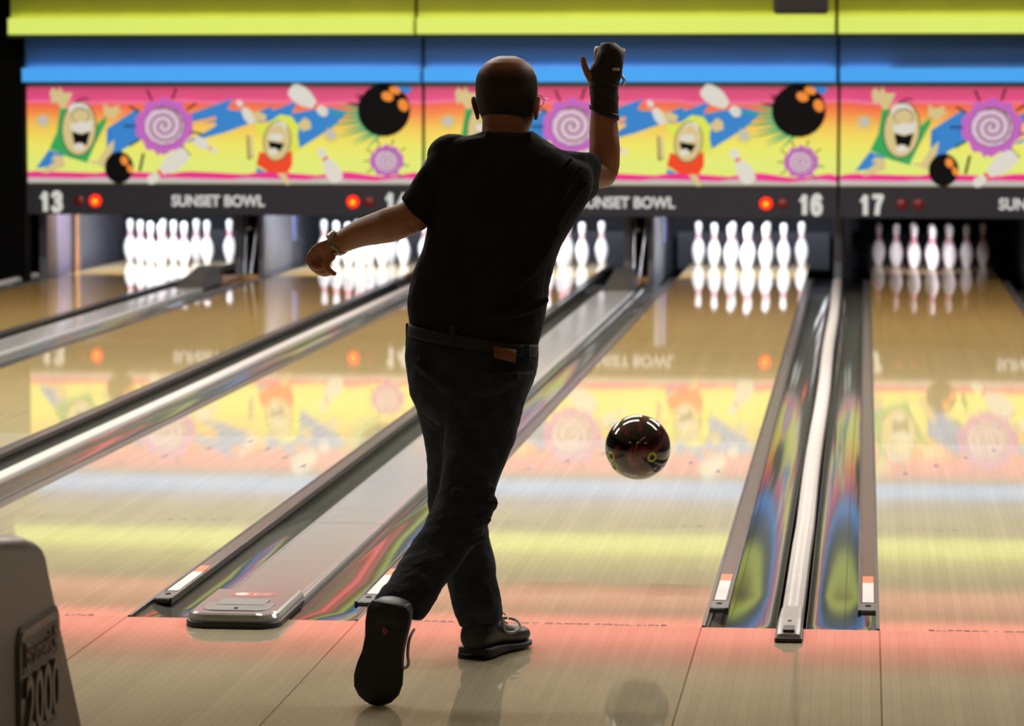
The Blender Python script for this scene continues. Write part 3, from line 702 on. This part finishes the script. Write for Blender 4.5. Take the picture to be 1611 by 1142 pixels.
def on_ball(px, py, r1, r2, mm, nm, ring=True):
    dx, dz = (px - 1003.5) / 51.5, -(py - 704) / 51.5
    dd = max(.02, 1 - dx * dx - dz * dz); n_ = (RGT * dx + UPV * dz - FWD * math.sqrt(dd)).normalized()
    u, v = frame_of(n_); pr2 = ((r1, .0002), (r1, -.0012)) 
    bm = NB()
    def circ(r, h): return [n_ * (math.sqrt(br * br - r * r) + h) + u * (r * cos(2 * pi * k / 24)) + v * (r * sin(2 * pi * k / 24)) for k in range(24)]
    loft(bm, [circ(r1, -.002), circ(r1, .0004), circ((r1 + r2) / 2, .0012), circ(r2, .0006), circ(r2, -.004)], cap=False)
    o = obj(nm, bm, mm, ball, smooth=True)
    bm = NB(); loft(bm, [circ(r2, -.004), circ(r2 * .98, .0003)]); obj('hole', bm, mat('hole_dark', (60, 28, 14), .8), o)
on_ball(1024, 718, .0165, .0095, m_ring, 'finger_hole')
on_ball(966, 735, .0165, .0095, m_ring, 'finger_hole')
on_ball(961, 717, .0165, .0095, m_ring, 'thumb_hole')
def on_s(px, py, h=.0004):
    dx, dz = (px - 1003.5) / 51.5, -(py - 704) / 51.5
    return (RGT * dx + UPV * dz - FWD * math.sqrt(max(.02, 1 - dx * dx - dz * dz))).normalized() * (br + h)
obj('crescent_logo', tube(NB(), [on_s(a, b) for a, b in ((1013, 687), (1007, 690), (1002, 696), (998, 704), (997, 714), (1000, 722), (1006, 729), (1012, 732))], [.001, .0016, .0014, .001, .001, .0012, .001, .0006], 8), mat('logo_gold', (120, 84, 50), .4), ball)

# ================================================================== BOWLER
exec_person = True
SK = 36
def rg(xl_, yl_, xr_, yr_, Y, dep, ex=2.3, off=0.0, tilt=0.0, n=SK):
    """cross-section ring whose left/right extremes are at image points; dep = half thickness along depth"""
    a, b = at(xl_, yl_, Y=Y), at(xr_, yr_, Y=Y); c = (a + b) / 2; u = (b - a) / 2
    v = Vector((0, cos(tilt), sin(tilt))) * dep; o = []
    for k in range(n):
        t = 2 * pi * k / n; ct, st = cos(t), sin(t)
        o.append(c + u * (abs(ct) ** (2 / ex) * (1 if ct >= 0 else -1)) + v * (abs(st) ** (2 / ex) * (1 if st >= 0 else -1)))
    return o
def dense(keys, sub=4):
    """interpolate ring keys (tuples of numbers) smoothly"""
    o = []
    for i in range(len(keys) - 1):
        a, b, c, d = keys[max(i - 1, 0)], keys[i], keys[i + 1], keys[min(i + 2, len(keys) - 1)]
        for s in range(sub):
            t = s / sub
            o.append(tuple(.5 * (2 * q + (r - p_) * t + (2 * p_ - 5 * q + 4 * r - s_) * t * t + (3 * q - p_ - 3 * r + s_) * t ** 3) for p_, q, r, s_ in zip(a, b, c, d)))
    o.append(keys[-1]); return o
def remesh(o, vox, sm=3, disp=None):
    m_ = o.modifiers.new('remesh', 'REMESH'); m_.mode = 'VOXEL'; m_.voxel_size = vox; m_.use_smooth_shade = True
    if sm: s_ = o.modifiers.new('smooth', 'SMOOTH'); s_.factor = .5; s_.iterations = sm
    if disp:
        tx = bpy.data.textures.new('folds', 'CLOUDS'); tx.noise_scale = disp[0]; tx.noise_depth = 2
        d = o.modifiers.new('folds', 'DISPLACE'); d.texture = tx; d.strength = disp[1]; d.mid_level = .5; d.texture_coords = 'LOCAL'
    return o
m_skin = mat('skin', (156, 98, 64), .5, bump=.08, bscale=120, var=.08, vscale=20)
m_hair = mat('cropped_hair', (44, 34, 28), .85, bump=.5, bscale=500, var=.2, vscale=200)
m_shirt = mat('shirt_cotton', (30, 29, 36), .9, bump=.35, bscale=26, var=.15, vscale=14, spec=.2)
m_jean = mat('denim', (44, 48, 56), .9, bump=.5, bscale=34, var=.25, vscale=30, spec=.2)
m_shoe = mat('shoe_leather', (22, 20, 20), .45, var=.1); m_shoeg = mat('shoe_trim', (150, 148, 146), .4); m_sole = mat('shoe_sole', (18, 17, 17), .6)
m_brace = mat('brace_leather', (30, 22, 22), .6, bump=.3, bscale=80); m_belt = mat('belt_leather', (22, 15, 12), .7)
person = empty('person', at(765, 1030, Z=0))
tag(person, 'bald man in dark shirt and jeans bowling, one hand raised high, seen from behind', 'person')
PL = Vector(person.location)
def pobj(name, bm, mm, parent=None, smooth=True):
    for v in bm.verts: v.co = v.co - PL
    return obj(name, bm, mm, parent or person, smooth)

# ---- body: head, neck, arms, hands as one skin
bm = NB()
YH = -.52
hc = at(798, 87, Y=YH); hz = hc.z - .238
turn = R(-15)
fw = Vector((sin(-turn), cos(turn), 0)).normalized(); sd = Vector((fw.y, -fw.x, 0))
hcx = Vector((at(798, 150, Y=YH).x, YH, hz))
HR = [(.002, .030, .078, .03), (.012, .048, .090, .035), (.035, .062, .095, .055), (.06, .072, .094, .075), (.085, .080, .095, .092), (.11, .0845, .096, .102), (.135, .0865, .095, .106), (.16, .0865, .092, .106), (.18, .083, .086, .101), (.20, .074, .074, .090), (.216, .061, .058, .074), (.228, .043, .040, .052), (.236, .022, .020, .028)]
def headpt(h, s, f): return hcx + Vector((0, 0, h)) + sd * s + fw * f
def headring(h, hw, f, b, n=40, k=1.0):
    o = []
    for i in range(n):
        t = 2 * pi * i / n; ff = cos(t); o.append(headpt(h, hw * k * sin(t), (f if ff > 0 else b) * k * ff))
    return o
loft(bm, [headring(*r) for r in HR])
# brow, nose, lips, chin
tube(bm, [headpt(.13, -.045, .082), headpt(.135, 0, .092), headpt(.13, .045, .082)], [.012, .013, .012], 10)
tube(bm, *[x for x in smoothpath([headpt(.13, 0, .088), headpt(.105, 0, .104), headpt(.085, 0, .115), headpt(.078, 0, .098)], [.009, .012, .016, .012])], n=10)
for s in (-1, 1): ball_end(bm, headpt(.083, s * .013, .098), .0105)
tube(bm, [headpt(.052, -.024, .086), headpt(.053, 0, .096), headpt(.052, .024, .086)], [.006, .009, .006], 10)
tube(bm, [headpt(.042, -.022, .085), headpt(.041, 0, .095), headpt(.042, .022, .085)], [.006, .009, .006], 10)
ball_end(bm, headpt(.018, 0, .080), .02)
# neck
tube(bm, [headpt(.085, 0, -.022), headpt(.03, 0, -.022), headpt(-.02, 0, -.03), headpt(-.06, 0, -.038), headpt(-.12, 0, -.05)], [.062, .064, .066, .068, .07], 28)
# ears
for s in (-1, 1):
    rings = []
    for h, f, t_ in ((.055, -.002, .004), (.062, .0, .010), (.075, -.004, .014), (.092, -.008, .018), (.108, -.010, .0185), (.117, -.008, .014), (.122, -.006, .006)):
        out = .088 + (h - .055) * .16
        rings.append([headpt(h, s * (out + .0055 * cos(a)), f + t_ * sin(a) - .004) for a in [2 * pi * k / 12 for k in range(12)]])
    loft(bm, rings)
    tube(bm, [headpt(.088, s * .078, .002), headpt(.088, s * .094, -.004)], [.014, .012], 10)
# shoulders stub under the shirt
loft(bm, [rg(*k) for k in dense([(745, 245, 850, 245, -.58, .06), (720, 262, 870, 262, -.60, .08), (705, 300, 870, 300, -.62, .10), (705, 380, 850, 380, -.64, .10)])])
def P(px, py, Y): return at(px, py, Y=Y)
S = lambda px, Y: px * (Y + 9.8) / FPX
# right arm (raised)
YE = -.40
pts, rr = smoothpath([P(868, 262, -.58), P(905, 268, -.52), P(945, 272, YE), P(951, 240, YE + .0), P(950, 205, -.38), P(950, 175, -.37), P(951, 148, -.37)], [.045, .045, .045, .045, .042, .037, .031])
tube(bm, pts, rr, 20)
ball_end(bm, P(947, 272, YE + .01), .044)
# right palm
u_r = RGT
def palm(c0, c1, up, side, w0, w1, th):
    rings = []
    for t, w_, h_ in ((0, w0 * .8, th * .9), (.2, w0, th), (.6, w1, th * 1.05), (.9, w1, th * .95), (1.0, w1 * .93, th * .7)):
        c = c0.lerp(c1, t); rings.append([c + side * (w_ * cos(a)) + up * (h_ * sin(a)) for a in [2 * pi * k / 20 for k in range(20)]])
    return rings
pa, pb = P(950, 142, -.37), P(957, 100, -.365)
fwd_h = Vector((0, 1, 0))
loft(bm, palm(pa, pb, fwd_h, RGT, .036, .042, .016))
for k, ox in enumerate((-.031, -.010, .011, .031)):
    b0 = pb + RGT * ox; ln = (.92, 1.0, .95, .78)[k]
    upz = Vector((RGT.x * .1 * (k - 1), 0, 1)).normalized()
    j1 = b0 + upz * .036 * ln + fwd_h * .016; j2 = j1 + fwd_h * .030 * ln + upz * .010; j3 = j2 + fwd_h * .016 * ln - upz * .017
    p_, r_ = smoothpath([b0 - upz * .012, b0 + upz * .015 + fwd_h * .003, j1, j2, j3], [.0105, .0105, .0098, .009, .0078], 3); tube(bm, p_, r_, 12); ball_end(bm, j3, .0078)
# thumb: leaves the palm's left side, points up
p_, r_ = smoothpath([P(944, 138, -.38), P(931, 126, -.385), P(922, 110, -.385), P(918, 97, -.385), P(917, 91, -.385)], [.013, .0125, .0105, .009, .007], 4)
tube(bm, p_, r_, 12); ball_end(bm, P(917, 91.5, -.385), .0072)
# left arm
pts, rr = smoothpath([P(690, 262, -.62), P(672, 300, -.64), P(650, 338, -.66), P(612, 354, -.64), P(572, 365, -.60), P(545, 377, -.575), P(524, 388, -.56)], [.045, .045, .048, .050, .041, .034, .029])
tube(bm, pts, rr, 20); ball_end(bm, P(652, 338, -.66), .050)
hb, he = P(528, 386, -.56), P(498, 404, -.55)
dirh = (he - hb).normalized(); sideh = Vector((0, 1, 0)); nrm = dirh.cross(sideh).normalized()
loft(bm, palm(hb, he, nrm, (sideh * .72 + nrm * .62).normalized(), .030, .038, .019))
dn = Vector((0, 0, -1)); rt = RGT
for k in range(4):
    oy = (-.027, -.009, .009, .027)[k]; ln = (.95, 1.0, .93, .75)[k]; dv = (sideh * .72 + nrm * .62).normalized()
    b0 = he + dv * oy
    j1 = b0 + (dirh * .35 + dn * .9).normalized() * .034 * ln; j2 = j1 + (dn * .55 + rt * .85).normalized() * .026 * ln; j3 = j2 + (rt * .95 - dn * .1).normalized() * .020 * ln
    p_, r_ = smoothpath([b0 - dirh * .012, b0 + dirh * .006 + dn * .006, j1, j2, j3], [.0105, .0105, .0098, .0088, .0072], 3); tube(bm, p_, r_, 12); ball_end(bm, j3, .0074)
p_, r_ = smoothpath([P(524, 402, -.585), P(514, 412, -.60), P(516, 424, -.605), P(529, 432, -.60)], [.013, .012, .0105, .0065], 4); tube(bm, p_, r_, 12)
body = pobj('body', bm, m_skin); remesh(body, .0036, 3)
# hair: short crop round the back and sides
bm = NB(); rings = []
for h, hw, f, b in dense([tuple(x) for x in HR[2:12]], 3):
    o_ = []
    for i in range(33):
        t = -1 * (pi - 1.45) + 2 * (pi - 1.45) * i / 32 + pi; ff = cos(t); k_ = 1.014
        o_.append(headpt(h, hw * k_ * sin(t), (f if ff > 0 else b) * k_ * ff))
    rings.append(o_)
loft(bm, rings, closed=False)
N, L = nodes_of(m_hair); tc_ = N.new('ShaderNodeTexCoord'); sp_ = N.new('ShaderNodeSeparateXYZ'); L.new(tc_.outputs['Object'], sp_.inputs[0])
hzr = hcx.z - PL.z; r1 = N.new('ShaderNodeMapRange'); r1.interpolation_type = 'SMOOTHSTEP'; L.new(sp_.outputs[2], r1.inputs[0])
for q_, v_ in enumerate((hzr + .225, hzr + .14, 0, .85)): r1.inputs[q_ + 1].default_value = v_
r2 = N.new('ShaderNodeMapRange'); r2.interpolation_type = 'SMOOTHSTEP'; L.new(sp_.outputs[2], r2.inputs[0])
for q_, v_ in enumerate((hzr + .035, hzr + .085, 0, 1)): r2.inputs[q_ + 1].default_value = v_
mm_ = N.new('ShaderNodeMath'); mm_.operation = 'MULTIPLY'; L.new(r1.outputs[0], mm_.inputs[0]); L.new(r2.outputs[0], mm_.inputs[1])
L.new(mm_.outputs[0], N['Principled BSDF'].inputs['Alpha'])
hr = pobj('hair', bm, m_hair); sm_ = hr.modifiers.new('thickness', 'SOLIDIFY'); sm_.thickness = .0012
# eyes
for s in (-1, 1):
    bm = NB(); ball_end(bm, headpt(.115, s * .031, .078), .012); e_ = pobj('eye', bm, mat('eye_white', (230, 225, 215), .2))
    bm = NB(); ball_end(bm, headpt(.115, s * .031, .0865), .0055); pobj('iris', bm, mat('iris_brown', (50, 34, 24), .2), e_)
# glasses
m_wire = mat('wire_frame', (110, 110, 150), .25, metal=.8)
bm = NB()
for s in (-1, 1):
    tube(bm, [headpt(.108 + .018 * sin(a), s * .045 + .027 * cos(a), .112 - .14 * (abs(s * .036 + .026 * cos(a)) ** 2) / .1) for a in [2 * pi * k / 24 for k in range(25)]], .0012, 6)
    tube(bm, [headpt(.114, s * .066, .104), headpt(.114, s * .090, .092), headpt(.114, s * .0985, .05), headpt(.116, s * .0985, .0), headpt(.105, s * .097, -.014)], .0014, 6)
tube(bm, [headpt(.112, -.012, .114), headpt(.116, 0, .118), headpt(.112, .012, .114)], .0012, 6)
pobj('glasses', bm, m_wire)

# ---- shirt
bm = NB()
TK = [(761, 206, 839, 208, -.565, .078), (745, 212, 846, 213, -.565, .09), (710, 217, 858, 220, -.57, .098), (690, 225, 876, 230, -.575, .106), (677, 240, 900, 244, -.585, .112), (672, 262, 928, 262, -.59, .125), (670, 290, 934, 290, -.60, .132), (672, 320, 922, 322, -.61, .138),
      (675, 350, 901, 353, -.62, .140), (667, 382, 884, 384, -.63, .142), (657, 412, 872, 412, -.64, .146), (648, 440, 864, 445, -.65, .150), (642, 467, 860, 480, -.66, .150), (642, 490, 855, 514, -.67, .146), (644, 508, 846, 544, -.68, .138)]
loft(bm, [rg(*k) for k in dense(TK)])
# sleeves
def slv(keys):
    loft(bm, [rg(*k) for k in dense(keys)])
slv([(704, 217, 740, 300, -.59, .085), (685, 229, 722, 312, -.60, .082), (670, 252, 706, 326, -.61, .077), (655, 275, 693, 340, -.63, .072), (643, 296, 683, 351, -.64, .067), (632, 311, 676, 358, -.655, .062)])
slv([(868, 230, 862, 318, -.59, .09), (895, 237, 888, 328, -.575, .085), (917, 240, 908, 326, -.545, .08), (935, 240, 924, 318, -.50, .072), (945, 247, 934, 310, -.465, .064), (949, 256, 940, 304, -.44, .056)])
ball_end(bm, P(712, 246, -.59), .075, sc=(1, 1, .9))
ball_end(bm, P(840, 217, -.56), .014)
tube(bm, [P(764, 211, -.64), P(785, 217, -.655), P(812, 218, -.655), P(836, 213, -.64)], .012, 10)
# drape folds running from the raised sleeve to the waist
for (x0_, y0_, x1_, y1_, x2_, y2_, yy) in ((925, 285, 880, 345, 850, 400, -.735), (915, 262, 868, 330, 832, 395, -.722), (900, 250, 850, 300, 812, 360, -.712), (880, 362, 840, 425, 790, 470, -.775), (862, 470, 820, 492, 770, 498, -.80), (690, 420, 730, 470, 790, 496, -.785)):
    p_, r_ = smoothpath([P(x0_, y0_, yy + .03), P(x1_, y1_, yy), P(x2_, y2_, yy - .015)], [.006, .012, .005], 5); tube(bm, p_, r_, 10)
shirt = pobj('shirt', bm, m_shirt); remesh(shirt, .005, 5, (.09, .012))

# ---- jeans
bm = NB()
loft(bm, [rg(*k) for k in dense([(646, 500, 846, 535, -.68, .125), (640, 525, 846, 556, -.685, .132), (638, 550, 844, 580, -.69, .138), (639, 580, 838, 600, -.70, .142), (643, 605, 833, 616, -.71, .138), (655, 640, 822, 640, -.71, .12), (690, 668, 800, 668, -.71, .09)])])
# support leg (his left, nearer the pins)
slv2 = lambda keys: loft(bm, [rg(*k) for k in dense(keys)])
slv2([(644, 575, 740, 590, -.66, .105), (650, 618, 750, 625, -.64, .10), (659, 655, 752, 655, -.60, .095), (668, 695, 756, 695, -.56, .09), (673, 730, 758, 732, -.53, .083), (673, 785, 762, 785, -.50, .075), (680, 820, 765, 815, -.50, .073), (690, 860, 771, 855, -.515, .07), (700, 895, 779, 890, -.53, .067), (706, 925, 785, 922, -.55, .066), (712, 955, 788.5, 950, -.56, .066), (724, 985, 790, 976, -.56, .064)])
# trailing leg (his right, nearer the camera)
slv2([(735, 580, 842, 585, -.74, .11), (712, 622, 830, 618, -.76, .105), (702, 655, 821, 650, -.79, .10), (700, 690, 811, 690, -.82, .095), (697, 735, 792, 738, -.85, .088), (690, 772, 779, 778, -.88, .080), (678, 800, 775, 806, -.92, .076), (659, 836, 758, 842, -.97, .074), (637, 870, 735, 872, -1.03, .07), (619, 900, 712, 905, -1.09, .066), (602, 924, 692, 934, -1.14, .063), (588, 944, 672, 964, -1.18, .058), (584, 952, 660, 976, -1.20, .056)])
for q in ((782, 790, 745, 800, 715, 812, -.965), (776, 770, 740, 775, 712, 770, -.955), (770, 815, 738, 835, 712, 850, -1.01), (762, 845, 720, 860, 690, 862, -1.06), (700, 655, 700, 700, 698, 745, -.80), (815, 590, 780, 612, 735, 618, -.868), (655, 570, 690, 600, 730, 640, -.835)):
    x0_, y0_, x1_, y1_, x2_, y2_, yy = q
    p_, r_ = smoothpath([P(x0_, y0_, yy + .03), P(x1_, y1_, yy), P(x2_, y2_, yy)], [.010, .014, .006], 5); tube(bm, p_, r_, 10)
ball_end(bm, P(771, 791, -.90), .024)
jeans = pobj('jeans', bm, m_jean); remesh(jeans, .005, 4, (.07, .014))
# belt, loops, patch
bm = NB(); a_ = [rg(643.5, 507, 846.5, 541, -.685, .141), rg(642.5, 512, 847, 546, -.685, .143), rg(641.5, 522, 847, 556, -.687, .145), rg(641, 525, 846.5, 560, -.688, .142)]
loft(bm, a_); pobj('belt', bm, m_belt)
for (x_, y_, yy) in ((712, 525, -.822), (829, 556, -.795), (643, 522, -.70)):
    bm = NB(); p_ = P(x_, y_, yy); box(bm, p_.x - .008, p_.x + .008, p_.y - .006, p_.y + .006, p_.z - .026, p_.z + .024, .002); pobj('belt_loop', bm, m_jean, jeans)
bm = NB(); c4 = [P(776, 544, -.842), P(812, 551, -.832), P(810, 571, -.838), P(777, 563, -.848)]
loft(bm, [c4, [p_ + Vector((0, .012, 0)) for p_ in c4]]); pobj('leather_patch', bm, mat('patch_tan', (122, 68, 30), .6), jeans)

# ---- shoes
def footrings(keys): return [rg(*k) for k in keys]
def shoe_block(origin, fdir, updir, L_, W_, sole_t, upper_h):
    """returns upper and sole bmeshes; origin at heel bottom centre"""
    f_ = fdir.normalized(); s_ = f_.cross(updir).normalized(); u_ = updir.normalized()
    prof = [(0, .30, .72), (.02, .38, .95), (.08, .44, 1.0), (.22, .44, 1.02), (.36, .40, .98), (.5, .41, .74), (.62, .47, .56), (.75, .50, .52), (.86, .46, .50), (.94, .34, .42), (.98, .2, .28), (1.0, .08, .2)]
    up = NB(); so = NB(); ru = []; rs = []
    for t, w_, h_ in prof:
        c = origin + f_ * (t * L_); w2 = w_ * W_; hh = upper_h * h_
        pts = []
        for k in range(24):
            a = 2 * pi * k / 24; cx2 = cos(a); sz = sin(a)
            pts.append(c + s_ * (w2 * .95 * (abs(cx2) ** .75) * (1 if cx2 > 0 else -1) * (1 if sz < .1 else 1 - .35 * sz * (h_ > .7))) + u_ * (sole_t * (.8 if t < .3 else max(.4, .8 - (t - .3) * 1.0)) + hh / 2 + hh / 2 * (abs(sz) ** .8) * (1 if sz > 0 else -1)))
        ru.append(pts)
        st_ = sole_t * (1.0 if t < .3 else max(.5, 1 - (t - .3) * 1.3)); so_pts = [c + s_ * (w2 * 1.04 * x_) + u_ * (z_ * st_) for x_, z_ in ((-1, .12), (-1, 1), (-.9, 1.1), (.9, 1.1), (1, 1), (1, .12), (.92, 0), (-.92, 0))]
        rs.append(so_pts)
    loft(up, ru); loft(so, rs); return up, so, f_, s_, u_
def shoe(origin, fdir, updir, L_, W_, lab):
    up, so, f_, s_, u_ = shoe_block(origin, fdir, updir, L_, W_, .024, .095)
    sh = pobj('shoe', up, m_shoe); ss = sh.modifiers.new('sub', 'SUBSURF'); ss.levels = 1; ss.render_levels = 1
    pobj('sole', so, m_sole, sh)
    b2 = NB(); h_ = [origin + f_ * a + u_ * b for a, b in ((.0, 0.0),)]
    box(b2, -1, 1, -1, 1, -1, 1)
    for v in b2.verts: v.co = origin + f_ * (L_ * .12 + v.co.y * L_ * .12) + s_ * (v.co.x * W_ * .38) + u_ * (.001 + (v.co.z) * .007)
    pobj('heel_block', b2, m_sole, sh)
    for sg in (-1, 1):
        pth = [origin + f_ * (L_ * a) + s_ * (sg * W_ * (b + .03)) + u_ * (c + .002) for a, b, c in ((.30, .385, .105), (.36, .385, .065), (.48, .415, .052), (.60, .46, .058), (.66, .36, .072), (.70, .2, .078), (.72, 0, .080))]
        p_, r_ = smoothpath(pth, [.0045] * 7, 4); b3 = NB(); tube(b3, p_, r_, 6, ); pobj('shoe_trim', b3, m_shoeg, sh)
    for t in (.46, .52, .58):
        hh = {.46: .098, .52: .088, .58: .078}[t]
        b3 = NB(); tube(b3, [origin + f_ * (L_ * t) + s_ * (-.022) + u_ * (hh - .004), origin + f_ * (L_ * t) + u_ * (hh + .003), origin + f_ * (L_ * t) + s_ * .022 + u_ * (hh - .004)], .0025, 6); pobj('lace', b3, m_shoeg, sh)
    b3 = NB(); q0 = origin + f_ * (L_ * .44) + u_ * .104
    tube(b3, [q0, q0 + s_ * .02 + u_ * .014, q0 + s_ * .038 + u_ * .002], .002, 6); pobj('lace', b3, m_shoeg, sh)
    return sh, f_, s_, u_
hl = at(742, 1036, Z=0); tl = at(806, 1010, Z=0)
fd = Vector((.42, 1, 0)).normalized()
h0 = Vector((at(747, 1030, Z=0).x, -.62, .007))
shoe(h0, fd, Vector((0, 0, 1)), .30, .118, 'left')
# trailing shoe: toe on the floor, sole to the camera
toe = at(588, 1110, Z=0); toe.z = .001
heel = P(613, 950, -1.345)
f2 = (toe - heel); Lf = f2.length
up2 = Vector((.10, 1, 0)); up2 = (up2 - f2.normalized() * up2.dot(f2.normalized())).normalized()
sh2, f_, s_, u_ = shoe(heel, f2, up2, Lf, .128, 'right')
textmesh('size_mark', '9', .03, m_red, sh2, heel + f_ * .075 - u_ * .0095 - PL, s_, -f_, depth=.0006)

# ---- watch and wrist brace
bm = NB(); wc = P(532, 384.5, -.565); wd_ = (P(524, 388, -.56) - P(545, 377, -.575)).normalized()
tube(bm, [wc - wd_ * .009, wc - wd_ * .008, wc + wd_ * .008, wc + wd_ * .009], [.029, .0335, .0325, .028], 24, ); wt = pobj('wristwatch', bm, mat('watch_steel', (150, 138, 112), .3, metal=.6))
bm = NB(); u1 = (Vector((-.3, -.35, .9)) - wd_ * Vector((-.3, -.35, .9)).dot(wd_)).normalized(); cc_ = wc + u1 * .033
tube(bm, [cc_ - u1 * .004, cc_ + u1 * .006, cc_ + u1 * .008], [.016, .016, .013], 20); pobj('watch_face', bm, mat('watch_glass', (170, 165, 150), .15), wt)
bm = NB()
loft(bm, [rg(*k) for k in dense([(929, 165, 972.5, 184, -.37, .043), (929, 158, 973, 170, -.37, .045), (927.5, 146, 973, 146, -.37, .041), (927, 136, 973, 134, -.37, .036), (927, 122, 977, 122, -.37, .034), (928, 108, 980, 108, -.365, .036), (934, 96, 981, 94, -.36, .042), (938, 84, 981, 82, -.355, .045), (943, 74, 976, 74, -.35, .042), (946, 67, 968, 68, -.345, .03)])])
brc = pobj('wrist_brace', bm, m_brace); remesh(brc, .003, 2, (.03, .005))
for ya, yb2, nm in ((168, 186, 'brace_strap'), (128, 132, 'brace_strap')):
    bm = NB(); hh = .043 if ya > 150 else .037
    loft(bm, [rg(927, ya - 5, 974, yb2 - 5, -.37, hh + .001), rg(927, ya - 4, 974, yb2 - 4, -.37, hh + .003), rg(927, ya + 3, 974, yb2 + 3, -.37, hh + .003), rg(928, ya + 4, 973, yb2 + 4, -.37, hh + .001)])
    pobj(nm, bm, m_black, brc)
bm = NB(); c_ = P(969, 109, -.405); box(bm, c_.x - .010, c_.x + .010, c_.y - .012, c_.y + .006, c_.z - .004, c_.z + .004, .002); pobj('brace_buckle', bm, mat('buckle', (200, 190, 150), .3, metal=.5), brc)
bm = NB(); tube(bm, [P(977, 117, -.39), P(982, 126, -.38), P(980, 134, -.375)], .004, 8); pobj('brace_clip', bm, m_metal, brc)
